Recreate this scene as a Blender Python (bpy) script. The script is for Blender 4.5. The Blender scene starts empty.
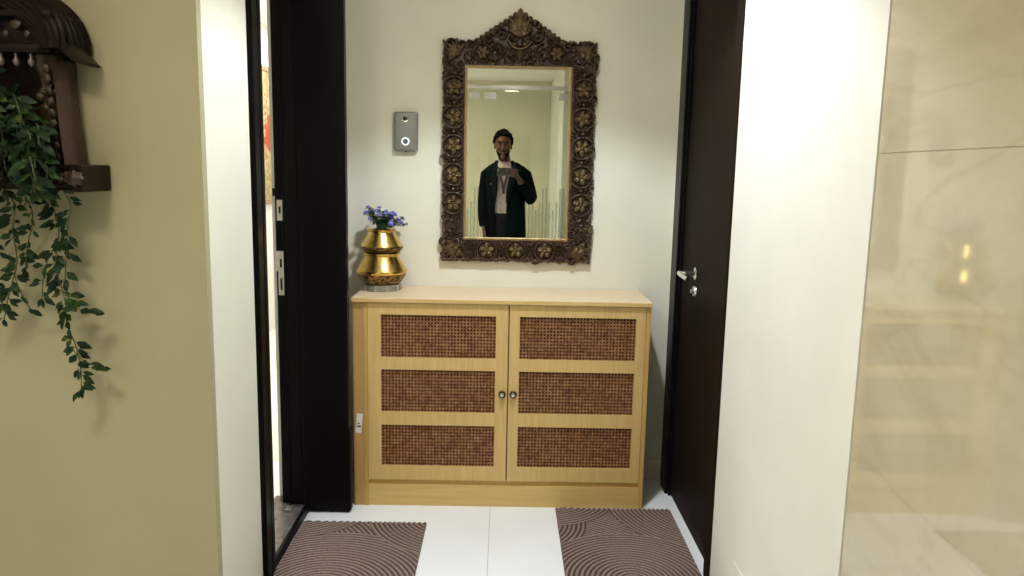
import bpy, bmesh, math, random
import numpy as np
from mathutils import Vector, Matrix
PI=math.pi
rnd=random.Random(7)
scn=bpy.context.scene
COL=scn.collection

# ---------------------------------------------------------------- materials
def pr(name,col,rough=.5,metal=0.,spec=.5,coat=0.,coat_r=.1,emit=None,es=0.,trans=0.,alpha=1.):
    m=bpy.data.materials.new(name); m.use_nodes=True
    b=m.node_tree.nodes['Principled BSDF']
    b.inputs['Base Color'].default_value=(*col,1)
    b.inputs['Roughness'].default_value=rough
    b.inputs['Metallic'].default_value=metal
    b.inputs['Specular IOR Level'].default_value=spec
    b.inputs['Coat Weight'].default_value=coat
    b.inputs['Coat Roughness'].default_value=coat_r
    b.inputs['Transmission Weight'].default_value=trans
    b.inputs['Alpha'].default_value=alpha
    if emit: 
        b.inputs['Emission Color'].default_value=(*emit,1); b.inputs['Emission Strength'].default_value=es
    return m
def N(m,t,**k):
    n=m.node_tree.nodes.new(t)
    for a,v in k.items():
        if a.startswith('i_'): n.inputs[a[2:].replace('_',' ')].default_value=v
        else: setattr(n,a,v)
    return n
def L(m,a,b): m.node_tree.links.new(a,b)
def B(m): return m.node_tree.nodes['Principled BSDF']
def ramp(m,fac,stops):
    r=N(m,'ShaderNodeValToRGB'); e=r.color_ramp.elements
    while len(e)<len(stops): e.new(.5)
    for el,(p,c) in zip(e,stops): el.position=p; el.color=(*c,1)
    L(m,fac,r.inputs[0]); return r.outputs[0]
def noise(m,scale,detail=3,vec=None,rough=.5,dist=0):
    n=N(m,'ShaderNodeTexNoise'); n.inputs['Scale'].default_value=scale; n.inputs['Detail'].default_value=detail
    n.inputs['Roughness'].default_value=rough; n.inputs['Distortion'].default_value=dist
    if vec is not None: L(m,vec,n.inputs['Vector'])
    return n.outputs['Fac']
def coords(m,scale=(1,1,1),rot=(0,0,0)):
    t=N(m,'ShaderNodeTexCoord'); mp=N(m,'ShaderNodeMapping'); mp.inputs['Scale'].default_value=scale; mp.inputs['Rotation'].default_value=rot
    L(m,t.outputs['Object'],mp.inputs['Vector']); return mp.outputs[0]
def bump(m,h,strength=.2,dist=.002):
    b=N(m,'ShaderNodeBump'); b.inputs['Strength'].default_value=strength; b.inputs['Distance'].default_value=dist
    L(m,h,b.inputs['Height']); L(m,b.outputs[0],B(m).inputs['Normal'])
def paint(name,col,rough=.6,amt=.04):
    m=pr(name,col,rough,spec=.3); v=coords(m)
    c=ramp(m,noise(m,3,3,v),[(.3,tuple(x*(1-amt) for x in col)),(.7,tuple(min(1,x*(1+amt)) for x in col))])
    L(m,c,B(m).inputs['Base Color']); bump(m,noise(m,180,2,v),.12,.001); return m
def wood(name,c1,c2,scale=(1.5,30,30),rough=.45,coat=0.,spec=.4,rot=(0,0,0)):
    m=pr(name,c1,rough,coat=coat,spec=spec); v=coords(m,scale,rot)
    n1=noise(m,2.2,6,v,.6,.6); c=ramp(m,n1,[(.3,c1),(.7,c2)])
    L(m,c,B(m).inputs['Base Color']); bump(m,n1,.08,.001); return m

M={}
M['wall']=paint('cream_wall_paint',(.75,.73,.635))
M['white']=paint('white_wall_paint',(.78,.76,.71))
M['olive']=paint('dimmed_beige_wall_paint',(.39,.36,.235))  # beige paint with the wall's dim light put into its colour
M['ceil']=paint('ceiling_paint',(.85,.84,.80))
M['lobby']=paint('lobby_cream_paint',(.70,.66,.50))
M['oak']=wood('oak_laminate',(.54,.36,.135),(.63,.44,.185),(30,30,1.6))
M['oak_h']=wood('oak_laminate_horizontal',(.54,.36,.13),(.63,.44,.18),(1.6,30,30))
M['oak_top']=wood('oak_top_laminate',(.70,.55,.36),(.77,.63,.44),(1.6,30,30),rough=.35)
M['oak_edge']=wood('oak_edge_band',(.50,.30,.085),(.56,.35,.11),(30,30,1.6))
M['stile']=wood('oak_end_stile',(.44,.25,.085),(.50,.30,.12),(30,30,1.6))
M['gap']=pr('dark_gap',(.10,.055,.02),.8)
M['cane']=wood('cane_strands',(.14,.042,.020),(.54,.27,.115),(26,26,26),rough=.45)
M['cane_b']=pr('cane_backing',(.050,.010,.008),.8,spec=.2)
M['black']=wood('black_wenge_veneer',(.004,.0035,.0035),(.006,.005,.005),(40,40,1.2),rough=.30,spec=.06)
M['wenge']=wood('wenge_door_veneer',(.012,.0075,.0055),(.022,.014,.010),(40,40,1.2),rough=.45,spec=.012)
M['steel']=pr('brushed_steel',(.62,.62,.62),.25,1)
M['plate']=pr('dull_steel_plate',(.50,.46,.40),.4,.9)
M['chrome']=pr('chrome',(.85,.85,.86),.08,1)
M['hole']=pr('black_hole',(.005,.005,.005),.6)
M['stone']=pr('dark_granite_sill',(.10,.092,.085),.25,coat=.3)
v=coords(M['stone'],(1,1,1)); L(M['stone'],ramp(M['stone'],noise(M['stone'],14,5,v,.7,1.5),[(.35,(.05,.045,.04)),(.75,(.20,.18,.165))]),B(M['stone']).inputs['Base Color'])
M['sill_edge']=pr('sill_edge_steel',(.28,.25,.22),.4,.3)
M['grey']=pr('doorbell_grey',(.25,.25,.235),.42,.35)
M['mirror']=pr('mirror_silvering',(.90,.91,.87),.0,1)
M['paper']=pr('paper_tag',(.72,.72,.70),.6)
M['skin']=pr('brown_skin',(.085,.036,.020),.5,spec=.4)
M['jacket']=pr('black_jacket_cloth',(.0025,.006,.0075),.9,spec=.05)
M['lapel']=pr('black_lapel_cloth',(.004,.009,.011),.8,spec=.1)
M['trouser']=pr('black_trouser_cloth',(.006,.007,.010),.9,spec=.2)
M['shirt']=pr('white_shirt_cloth',(.50,.42,.39),.8,spec=.2)
M['hair']=pr('black_hair',(.004,.0035,.0035),.9,spec=.08)
M['eyew']=pr('eye_white',(.06,.05,.045),.3); M['shoe']=pr('black_leather',(.01,.01,.01),.3)
M['strap']=pr('dark_lanyard_ribbon',(.03,.03,.06),.6)
M['phone']=pr('grey_phone_shell',(.10,.09,.085),.25,.5); M['lens']=pr('black_lens_glass',(.01,.01,.012),.05,coat=1)
M['brass']=pr('polished_brass',(.70,.47,.13),.24,1)
v=coords(M['brass'],(1,1,1)); n=noise(M['brass'],40,4,v,.6)
L(M['brass'],ramp(M['brass'],n,[(.3,(.56,.36,.085)),(.65,(.80,.57,.19))]),B(M['brass']).inputs['Base Color'])
M['brass_d']=pr('aged_dark_brass',(.10,.06,.02),.4,.8)
v=coords(M['brass_d'],(1,1,1)); n=noise(M['brass_d'],60,4,v,.7)
L(M['brass_d'],ramp(M['brass_d'],n,[(.42,(.045,.025,.010)),(.62,(.42,.27,.08))]),B(M['brass_d']).inputs['Base Color'])
M['brass_k']=pr('blackened_knob_metal',(.07,.055,.035),.4,.6)
M['leaf_s']=pr('small_green_leaf',(.05,.14,.05),.5)
M['blue']=pr('violet_blue_petal',(.13,.14,.50),.6); M['blue_c']=pr('flower_eye',(.55,.5,.75),.6)
M['vine']=pr('dark_green_leaf',(.05,.12,.03),.5,spec=.18)
v=coords(M['vine'],(1,1,1)); n=noise(M['vine'],22,3,v,.6)
L(M['vine'],ramp(M['vine'],n,[(.42,(.005,.016,.008)),(.60,(.014,.040,.011)),(.74,(.11,.16,.022))]),B(M['vine']).inputs['Base Color'])
M['stem']=pr('vine_stem',(.05,.07,.02),.6)
M['carve']=wood('dark_carved_wood',(.006,.003,.0025),(.014,.006,.005),(20,20,20),rough=.35,spec=.10)
M['carve_g']=pr('rubbed_gilt_wood',(.032,.017,.007),.5,.1)
M['bead']=pr('pale_pendant',(.14,.12,.11),.35,.4)
M['pot']=pr('clay_pot',(.12,.05,.03),.7)
M['lamp']=pr('lamp_diffuser',(.9,.9,.9),.5,emit=(1,.98,.95),es=6)
M['trimw']=pr('white_lamp_ring',(.8,.8,.8),.4)
# polished beige marble
m=M['marble']=pr('polished_beige_marble',(.6,.52,.38),.035,spec=.9,coat=.35,coat_r=.03)
v=coords(m,(1,1,1.9)); n=noise(m,2.3,8,v,.62,.9); base=ramp(m,n,[(.28,(.45,.40,.275)),(.50,(.53,.475,.345)),(.75,(.59,.54,.42))])
w=noise(m,1.3,4,coords(m,(.8,.7,2.6),(.12,0,0)),.5,.4); mt=N(m,'ShaderNodeMath',operation='SUBTRACT'); L(m,w,mt.inputs[0]); mt.inputs[1].default_value=.5
ab=N(m,'ShaderNodeMath',operation='ABSOLUTE'); L(m,mt.outputs[0],ab.inputs[0])
vein=ramp(m,ab.outputs[0],[(.0,(1,1,1)),(.022,(0,0,0))]); mx=N(m,'ShaderNodeMix',data_type='RGBA')
sc=N(m,'ShaderNodeMath',operation='MULTIPLY'); L(m,vein,sc.inputs[0]); sc.inputs[1].default_value=.14
L(m,sc.outputs[0],mx.inputs['Factor']); L(m,base,mx.inputs['A']); mx.inputs['B'].default_value=(.27,.19,.08,1); L(m,mx.outputs['Result'],B(m).inputs['Base Color'])
# floor tile
def tile_mat(name,col,joint,sx,sy,ox,oy,rough):
    m=pr(name,col,rough,spec=.5); t=N(m,'ShaderNodeNewGeometry'); sp=N(m,'ShaderNodeSeparateXYZ'); L(m,t.outputs['Position'],sp.inputs[0])
    outs=[]
    for ax,s,o in (('X',sx,ox),('Y',sy,oy)):
        a=N(m,'ShaderNodeMath',operation='SUBTRACT'); L(m,sp.outputs[ax],a.inputs[0]); a.inputs[1].default_value=o
        p=N(m,'ShaderNodeMath',operation='PINGPONG'); L(m,a.outputs[0],p.inputs[0]); p.inputs[1].default_value=s/2
        c=N(m,'ShaderNodeMath',operation='LESS_THAN'); L(m,p.outputs[0],c.inputs[0]); c.inputs[1].default_value=.0012; outs.append(c.outputs[0])
    mxx=N(m,'ShaderNodeMath',operation='MAXIMUM'); L(m,outs[0],mxx.inputs[0]); L(m,outs[1],mxx.inputs[1])
    b=ramp(m,noise(m,3,4,coords(m)),[(.3,tuple(x*.97 for x in col)),(.7,tuple(min(1,x*1.03) for x in col))])
    mix=N(m,'ShaderNodeMix',data_type='RGBA'); L(m,mxx.outputs[0],mix.inputs['Factor']); L(m,b,mix.inputs['A']); mix.inputs['B'].default_value=(*joint,1)
    L(m,mix.outputs['Result'],B(m).inputs['Base Color']); return m
M['floor']=tile_mat('white_floor_tile',(.82,.85,.90),(.46,.44,.42),.8,1.6,-.04,2.2,.14)
M['floor2']=tile_mat('cream_floor_tile',(.80,.76,.64),(.5,.45,.35),.8,.8,0,0,.12)
# carved frame paint: dark brown with rubbed antique gold on the raised ornaments (vertex attribute)
m=M['gilt']=pr('carved_wood_antique_gold',(.05,.02,.02),.30,spec=.6)
at=N(m,'ShaderNodeAttribute',attribute_name='gold'); n=noise(m,70,4,coords(m),.7)
mu=N(m,'ShaderNodeMath',operation='MULTIPLY'); L(m,at.outputs['Fac'],mu.inputs[0]); L(m,ramp(m,n,[(.40,(.12,.12,.12)),(.62,(1,1,1))]),mu.inputs[1])
mix=N(m,'ShaderNodeMix',data_type='RGBA'); L(m,mu.outputs[0],mix.inputs['Factor']); mix.inputs['A'].default_value=(.030,.011,.009,1); mix.inputs['B'].default_value=(.27,.195,.085,1)
L(m,mix.outputs['Result'],B(m).inputs['Base Color']); m2=N(m,'ShaderNodeMath',operation='MULTIPLY'); L(m,mu.outputs[0],m2.inputs[0]); m2.inputs[1].default_value=.5; L(m,m2.outputs[0],B(m).inputs['Metallic'])
# ribbed mat
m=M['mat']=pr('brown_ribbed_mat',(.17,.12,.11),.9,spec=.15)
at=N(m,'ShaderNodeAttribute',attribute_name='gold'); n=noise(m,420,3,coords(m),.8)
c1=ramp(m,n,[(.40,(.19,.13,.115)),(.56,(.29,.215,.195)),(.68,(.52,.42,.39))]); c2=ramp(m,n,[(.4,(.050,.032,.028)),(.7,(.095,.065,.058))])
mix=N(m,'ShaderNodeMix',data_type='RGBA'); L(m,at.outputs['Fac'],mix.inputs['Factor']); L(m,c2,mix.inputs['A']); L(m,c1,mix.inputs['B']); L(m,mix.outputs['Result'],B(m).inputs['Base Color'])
# glass and frosting
def glass(name,tint,a,rough=.0):
    m=bpy.data.materials.new(name); m.use_nodes=True; nt=m.node_tree; nt.nodes.clear()
    o=nt.nodes.new('ShaderNodeOutputMaterial'); t=nt.nodes.new('ShaderNodeBsdfTransparent'); t.inputs[0].default_value=(*tint,1)
    g=nt.nodes.new('ShaderNodeBsdfGlossy'); g.inputs['Roughness'].default_value=rough
    mx=nt.nodes.new('ShaderNodeMixShader'); mx.inputs[0].default_value=a
    nt.links.new(t.outputs[0],mx.inputs[1]); nt.links.new(g.outputs[0],mx.inputs[2]); nt.links.new(mx.outputs[0],o.inputs[0]); return m
M['glass']=glass('clear_glass',(.94,.97,.94),.06)
m=bpy.data.materials.new('frosted_film'); m.use_nodes=True; nt=m.node_tree; nt.nodes.clear()
o=nt.nodes.new('ShaderNodeOutputMaterial'); t=nt.nodes.new('ShaderNodeBsdfTransparent'); g=nt.nodes.new('ShaderNodeBsdfDiffuse'); g.inputs[0].default_value=(.45,.55,.50,1)
mx=nt.nodes.new('ShaderNodeMixShader'); mx.inputs[0].default_value=.4; nt.links.new(t.outputs[0],mx.inputs[1]); nt.links.new(g.outputs[0],mx.inputs[2]); nt.links.new(mx.outputs[0],o.inputs[0]); M['frost']=m
m=M['acryl']=pr('clear_acrylic',(.55,.52,.47),.08,trans=.6,spec=.6)
# woven hanging
m=M['rug']=pr('woven_hanging',(.6,.5,.35),.9,spec=.1)
v=coords(m,(1,1,1)); vo=N(m,'ShaderNodeTexVoronoi',feature='F1'); vo.inputs['Scale'].default_value=14; L(m,v,vo.inputs['Vector'])
c1=ramp(m,vo.outputs['Distance'],[(.15,(.20,.13,.05)),(.4,(.46,.38,.22)),(.6,(.30,.22,.10))])
sp=N(m,'ShaderNodeSeparateXYZ'); L(m,v,sp.inputs[0])
ln=N(m,'ShaderNodeVectorMath',operation='LENGTH'); mp=N(m,'ShaderNodeMapping'); L(m,v,mp.inputs[0]); mp.inputs['Scale'].default_value=(0,2.6,3.2); L(m,mp.outputs[0],ln.inputs[0])
ad=N(m,'ShaderNodeMath',operation='ADD'); L(m,ln.outputs['Value'],ad.inputs[0]); L(m,noise(m,12,2,v),ad.inputs[1])
msk=ramp(m,ad.outputs[0],[(.98,(1,1,1)),(1.08,(0,0,0))]); mix=N(m,'ShaderNodeMix',data_type='RGBA'); L(m,msk,mix.inputs['Factor']); L(m,c1,mix.inputs['A']); mix.inputs['B'].default_value=(.34,.075,.03,1); L(m,mix.outputs['Result'],B(m).inputs['Base Color'])

# ---------------------------------------------------------------- mesh helpers
def V(*a): return Vector(a)
def add_box(bm,x0,x1,y0,y1,z0,z1,bev=0,seg=2):
    r=bmesh.ops.create_cube(bm,size=1); vs=r['verts']
    for v in vs: v.co=Vector(((x0+x1)/2+v.co.x*(x1-x0),(y0+y1)/2+v.co.y*(y1-y0),(z0+z1)/2+v.co.z*(z1-z0)))
    if bev:
        es=list({e for v in vs for e in v.link_edges}); bmesh.ops.bevel(bm,geom=es,offset=bev,segments=seg,affect='EDGES',profile=.5)
def frame_of(t,side=None):
    t=t.normalized(); s=side if side is not None else (V(0,0,1) if abs(t.z)<.9 else V(1,0,0))
    s=(s-t*s.dot(t))
    if s.length<1e-5: s=V(1,0,0)-t*t.x
    s.normalize(); return s,t.cross(s)
def add_tube(bm,pts,rad,n=10,side=None,cap=True):
    pts=[Vector(p) for p in pts]; rings=[]; prev=None
    for i,p in enumerate(pts):
        t=(pts[min(i+1,len(pts)-1)]-pts[max(i-1,0)])
        s,u=frame_of(t,side if side is not None else prev); prev=s; r=rad[i] if isinstance(rad,(list,tuple)) else rad
        ra,rb=r if isinstance(r,(list,tuple)) else (r,r)
        rings.append([bm.verts.new(p+s*ra*math.cos(2*PI*k/n)+u*rb*math.sin(2*PI*k/n)) for k in range(n)])
    for a,b in zip(rings,rings[1:]):
        for k in range(n): bm.faces.new((a[k],a[(k+1)%n],b[(k+1)%n],b[k]))
    if cap: bm.faces.new(rings[0][::-1]); bm.faces.new(rings[-1])
def add_lathe(bm,prof,c,n=32,axis='Z',a0=0,a1=2*PI,ribs=None):
    c=Vector(c); full=abs(a1-a0-2*PI)<1e-6; rings=[]; N_=n if full else n+1
    for r,h in prof:
        ring=[]
        for k in range(N_):
            a=a0+(a1-a0)*k/n; rr=r*(1+(ribs[0]*math.cos(ribs[1]*a) if ribs else 0)); x,y=rr*math.cos(a),rr*math.sin(a)
            p={'Z':(x,y,h),'Y':(x,h,y),'X':(h,x,y)}[axis]; ring.append(bm.verts.new(c+Vector(p)))
        rings.append(ring)
    for a,b in zip(rings,rings[1:]):
        for k in range(n if full else n):
            k2=(k+1)%N_
            try: bm.faces.new((a[k],a[k2],b[k2],b[k]))
            except ValueError: pass
    if full:
        try: bm.faces.new(rings[0][::-1]); bm.faces.new(rings[-1])
        except ValueError: pass
def add_ball(bm,c,r,sub=2,sc=(1,1,1),rot=None):
    res=bmesh.ops.create_icosphere(bm,subdivisions=sub,radius=1)
    mt=Matrix.Translation(Vector(c))@(rot.to_4x4() if rot else Matrix())@Matrix.Diagonal((r*sc[0],r*sc[1],r*sc[2],1))
    bmesh.ops.transform(bm,matrix=mt,verts=res['verts'])
def smooth(me,ang=40):
    for p in me.polygons: p.use_smooth=True
    try: me.set_sharp_from_angle(angle=math.radians(ang))
    except Exception: pass
def obj(name,bm,mat,parent=None,sm=True,ang=40,loc=None):
    bmesh.ops.recalc_face_normals(bm,faces=bm.faces)
    me=bpy.data.meshes.new(name); bm.to_mesh(me); bm.free()
    if sm: smooth(me,ang)
    o=bpy.data.objects.new(name,me); COL.objects.link(o)
    for q in (mat if isinstance(mat,list) else [mat]): me.materials.append(q)
    if parent is not None:
        o.parent=parent; o.matrix_parent_inverse=Matrix()
        me.transform(Matrix.Translation(-Vector(world_loc(parent))))
    elif loc is not None:
        me.transform(Matrix.Translation(-Vector(loc))); o.location=loc
    return o
def world_loc(o):
    p=Vector((0,0,0))
    while o is not None: p+=o.location; o=o.parent
    return p
def tag(o,label=None,cat=None,group=None,kind=None):
    if label: o['label']=label
    if cat: o['category']=cat
    if group: o['group']=group
    if kind: o['kind']=kind
    return o
def thing(name,label,cat,loc=(0,0,0),group=None):
    o=bpy.data.objects.new(name,None); COL.objects.link(o); o.location=loc; o.empty_display_size=.1
    return tag(o,label,cat,group)
def box(name,mat,parent,*d,bev=0.,loc=None,sm=False):
    bm=bmesh.new(); add_box(bm,*d,bev=bev); return obj(name,bm,mat,parent,sm=sm,loc=loc)
def struct(name,mat,*d,bev=0.,label=None,cat=None):
    o=box(name,mat,None,*d,bev=bev); o['kind']='structure'
    if label: o['label']=label
    if cat: o['category']=cat
    return o
def remesh(o,vox,sm=3):
    r=o.modifiers.new('remesh','REMESH'); r.mode='VOXEL'; r.voxel_size=vox; r.use_smooth_shade=True
    if sm: s=o.modifiers.new('smooth','SMOOTH'); s.iterations=sm; s.factor=.5

# ---------------------------------------------------------------- the setting
CZ=2.55
struct('floor',M['floor'],-2.8,.9,-3.4,3.5,-.06,0,label='white polished tile floor with a thin joint between the mats',cat='floor')
struct('floor_side_room',M['floor2'],-2.1,-.80,3.5,8.1,-.06,0,label='cream tile floor of the room beyond the open doorway',cat='floor')
struct('ceiling',M['ceil'],-2.8,.9,-3.4,8.1,CZ,CZ+.08,label='plain white ceiling',cat='ceiling')
struct('wall_back',M['wall'],-.93,.9,3.38,3.48,0,CZ,label='cream back wall behind the cane cabinet and the mirror',cat='wall')
struct('wall_right_white',M['white'],.73,.88,1.52,2.45,0,CZ,label='white wall return at the near side of the dark door',cat='wall')
struct('wall_right_far',M['wall'],.76,.88,3.30,3.38,0,CZ,label='cream wall end beyond the dark door',cat='wall')
struct('wall_right_over_door',M['white'],.74,.88,2.45,3.30,2.24,CZ,label='wall above the dark door on the right',cat='wall')
# marble: two courses with a fine joint
bm=bmesh.new(); add_box(bm,.733,.88,-3.3,1.519,0,1.449,bev=.0008,seg=1); add_box(bm,.733,.88,-3.3,1.519,1.451,CZ,bev=.0008,seg=1); add_box(bm,.7345,.87,-3.29,1.518,1.4485,1.4515)
o=obj('wall_right_marble',bm,M['marble'],sm=False); tag(o,'polished beige marble wall at the right edge of the photo','wall',kind='structure')
struct('baseboard_right',M['white'],.7275,.73,1.53,2.20,0,.222,bev=.001,label='low white skirting at the foot of the right wall return',cat='baseboard')
struct('baseboard_back',M['wall'],.61,.75,3.368,3.38,0,.085,bev=.002,label='short skirting in the corner right of the cabinet',cat='baseboard')
struct('wall_left_front',M['olive'],-2.7,-.785,2.0,2.03,0,CZ,label='olive beige wall at the left edge of the photo',cat='wall')
struct('wall_left_return',M['wall'],-.95,-.785,2.03,2.375,0,CZ,label='off-white wall return between the olive wall and the black doorpost',cat='wall')
struct('wall_left_over_door',M['white'],-.93,-.785,2.375,3.38,2.26,CZ,label='wall above the open doorway on the left',cat='wall')
struct('wall_left_far',M['wall'],-.93,-.79,3.06,3.38,0,2.26,label='short wall behind the open black shutter',cat='wall')
struct('wall_side_room_near',M['white'],-2.1,-.95,2.10,2.2,0,CZ,label='near wall of the room beyond the left doorway',cat='wall')
struct('wall_side_room_left',M['white'],-2.1,-2.0,2.2,8.0,0,CZ,label='white wall of the room beyond the left doorway',cat='wall')
struct('wall_side_room_right',M['white'],-.93,-.80,3.48,8.0,0,CZ,label='inner wall of the room beyond the left doorway',cat='wall')
struct('wall_side_room_end',M['white'],-2.1,-.8,8.0,8.1,0,CZ,label='end wall of the room beyond the left doorway',cat='wall')
struct('wall_lobby_left',M['lobby'],-2.8,-2.7,-3.4,2.03,0,CZ,label='lobby wall far to the left behind the photographer',cat='wall')
struct('wall_lobby_back',M['lobby'],-2.8,.9,-3.4,-3.3,0,CZ,label='cream wall behind the glass door, seen in the mirror',cat='wall')
struct('wall_lobby_pier',M['white'],.56,.72,-3.29,-1.0,0,CZ,label='cream pier behind the glass door, seen at the right of the mirror',cat='wall')

# ---------------------------------------------------------------- left doorway (door_1)
d1=tag(bpy.data.objects.new('door_1',None),'open black doorway on the left, with latch plates and a stone sill','door',kind='structure'); COL.objects.link(d1); d1.location=(-.85,2.7,0)
bm=bmesh.new()
add_box(bm,-.93,-.779,2.377,2.50,0,2.26,bev=.004); add_box(bm,-.772,-.78,2.385,2.44,0,2.26,bev=.002)
obj('near_post',bm,M['black'],d1,sm=False)
bm=bmesh.new(); add_box(bm,-.862,-.80,2.972,3.055,.03,2.26,bev=.003); add_box(bm,-.898,-.852,2.990,3.055,.03,2.26,bev=.002); add_box(bm,-.8625,-.8575,2.966,2.975,.03,2.26,bev=.001)
fj=obj('far_post',bm,M['black'],d1,sm=False)
box('head_rail',M['black'],d1,-.93,-.782,2.50,3.055,2.17,2.258,bev=.003)
# open narrow shutter beside the cabinet
bm=bmesh.new(); add_box(bm,-.803,-.617,2.965,3.008,.004,2.2,bev=.0035); add_box(bm,-.613,-.619,2.972,3.002,.01,.36,bev=.001)
add_box(bm,-.625,-.6155,2.9625,2.968,.005,2.2,bev=.001)
sh=obj('narrow_shutter',bm,M['black'],d1,sm=False)
# sill
bm=bmesh.new(); add_box(bm,-.945,-.80,2.50,3.06,0,.03,bev=.003); sl=obj('sill',bm,M['stone'],d1,sm=False)
box('sill_edge',M['black'],d1,-.80,-.785,2.50,2.965,0,.034,bev=.002)
box('floor_bolt_socket',M['plate'],d1,-.868,-.842,2.92,2.955,.0302,.0335,bev=.001)
def strike(z0,z1,slots,wide=None):
    bm=bmesh.new(); x0,x1=-.890,-.868
    # plate with cut-out: strips around the slots
    y0,y1=2.9865,2.990
    zs=[z0]+[q for s in slots for q in s]+[z1]
    for a,b in zip(zs[0::2],zs[1::2]): add_box(bm,x0,x1,y0,y1,a,b)
    for a,b in slots: add_box(bm,x0,x0+.0065,y0,y1,a,b); add_box(bm,x1-.0065,x1,y0,y1,a,b)
    if wide: add_box(bm,-.8985,x0,y0,y1,*wide)
    for z in (z0+.007,z1-.007): add_lathe(bm,[(.0025,0),(.0025,-.0012),(.001,-.0016)],((x0+x1)/2,y0,z),10,'Y')
    p=obj('strike_plate',bm,M['plate'],d1,sm=False)
    bm=bmesh.new()
    for a,b in slots: add_box(bm,x0+.004,x1-.004,y0+.0015,y0+.0032,a,b)
    obj('latch_slot',bm,M['hole'],p,sm=False)
strike(1.195,1.275,[(1.222,1.250)])
strike(.900,1.075,[(.920,.968),(1.010,1.045)],wide=(.995,1.075))
bm=bmesh.new(); add_box(bm,-.905,-.893,2.984,2.992,1.29,1.32); obj('stop_block',bm,M['black'],d1,sm=False)

# ---------------------------------------------------------------- right door (door_2)
d2=tag(bpy.data.objects.new('door_2',None),'closed dark brown door on the right with a chrome lever handle','door',kind='structure'); COL.objects.link(d2); d2.location=(.75,2.9,0)
bm=bmesh.new(); add_box(bm,.724,.80,2.452,2.515,0,2.24,bev=.004); add_box(bm,.735,.80,2.515,2.535,0,2.24,bev=.002)
obj('near_post',bm,M['wenge'],d2,sm=False)
bm=bmesh.new(); add_box(bm,.730,.80,3.205,3.31,0,2.24,bev=.004); add_box(bm,.742,.80,3.185,3.205,0,2.24,bev=.002)
obj('far_post',bm,M['black'],d2,sm=False)
box('head_rail',M['wenge'],d2,.730,.80,2.452,3.31,2.15,2.24,bev=.003)
bm=bmesh.new(); add_box(bm,.752,.795,2.535,3.185,.008,2.148,bev=.003)
leaf=obj('leaf',bm,M['wenge'],d2,sm=False)
box('threshold',M['white'],d2,.755,.80,2.515,3.2,0,.006)
# lever
bm=bmesh.new()
add_lathe(bm,[(.0,0.),(.024,0),(.025,.003),(.025,.007),(.022,.009),(.012,.0095),(.011,.045),(.0,.045)],(.752,2.945,1.022),24,'X')
bmesh.ops.transform(bm,matrix=Matrix.Translation((.752,0,0))@Matrix.Scale(-1,4,V(1,0,0))@Matrix.Translation((-.752,0,0)),verts=bm.verts)
add_tube(bm,[(.712,2.945,1.022),(.700,2.945,1.022),(.691,2.955,1.021),(.689,2.965,1.020)],[.0095,.010,.010,.009],12)
add_tube(bm,[(.690,2.972,1.020),(.688,2.93,1.019),(.688,2.88,1.017),(.690,2.828,1.015)],[.0095,.010,.0095,.009],12)
h=obj('lever_handle',bm,M['chrome'],leaf)
bm=bmesh.new(); add_tube(bm,[(.7515,2.952,.952),(.745,2.952,.952)],[.022,.020],20); add_tube(bm,[(.745,2.952,.952),(.735,2.952,.952)],[.010,.009],16); add_box(bm,.733,.736,2.950,2.954,.944,.960)
obj('lock_cylinder',bm,M['steel'],leaf)

# ---------------------------------------------------------------- cabinet
CX0,CX1,CY,CB,CT=-.612,.601,3.043,3.372,.888
cab=thing('cane_cabinet','light oak low cabinet with two doors of woven brown cane panels','cabinet',(0,3.2,0))
bm=bmesh.new()
add_box(bm,CX0+.002,CX0+.020,CY+.014,CB,0,CT-.018); add_box(bm,CX1-.018,CX1,CY,CB,0,CT-.018,bev=.0008,seg=1)
add_box(bm,CX0+.02,CX1-.018,CB-.008,CB,.02,CT-.018); add_box(bm,CX0+.02,CX1-.018,CY+.03,CB-.008,.105,.121); add_box(bm,CX0+.02,CX1-.018,CY+.03,CB-.008,CT-.03,CT-.018)
obj('carcass',bm,M['oak_edge'],cab,sm=False)
bm=bmesh.new(); add_box(bm,CX0,CX0+.044,CY+.002,CY+.020,0,CT-.018,bev=.0008,seg=1)
for z in (.60,.52,.41,.70): add_lathe(bm,[(.0035,0),(.003,-.001),(.0,-.0012)],(CX0+.012,CY+.002,z),8,'Y')
obj('end_stile',bm,M['stile'],cab,sm=False)
box('edge_strip',M['oak_edge'],cab,CX0+.044,CX0+.060,CY-.001,CY+.020,0,CT-.018)
box('worktop',M['oak_top'],cab,CX0-.002,CX1+.002,CY-.012,CB+.004,CT-.018,CT,bev=.0012)
box('top_edge',M['oak_h'],cab,CX0-.002,CX1+.002,CY-.0135,CY-.0121,CT-.0165,CT-.0015)
box('plinth',M['oak_h'],cab,CX0+.060,CX1-.018,CY+.004,CY+.022,0,.094,bev=.0008)
box('bottom_rail',M['oak_edge'],cab,CX0+.060,CX1-.018,CY+.012,CY+.024,.094,.114)
box('inner_gap',M['gap'],cab,CX0+.060,CX1-.018,CY+.0165,CY+.026,.114,CT-.018)
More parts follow.
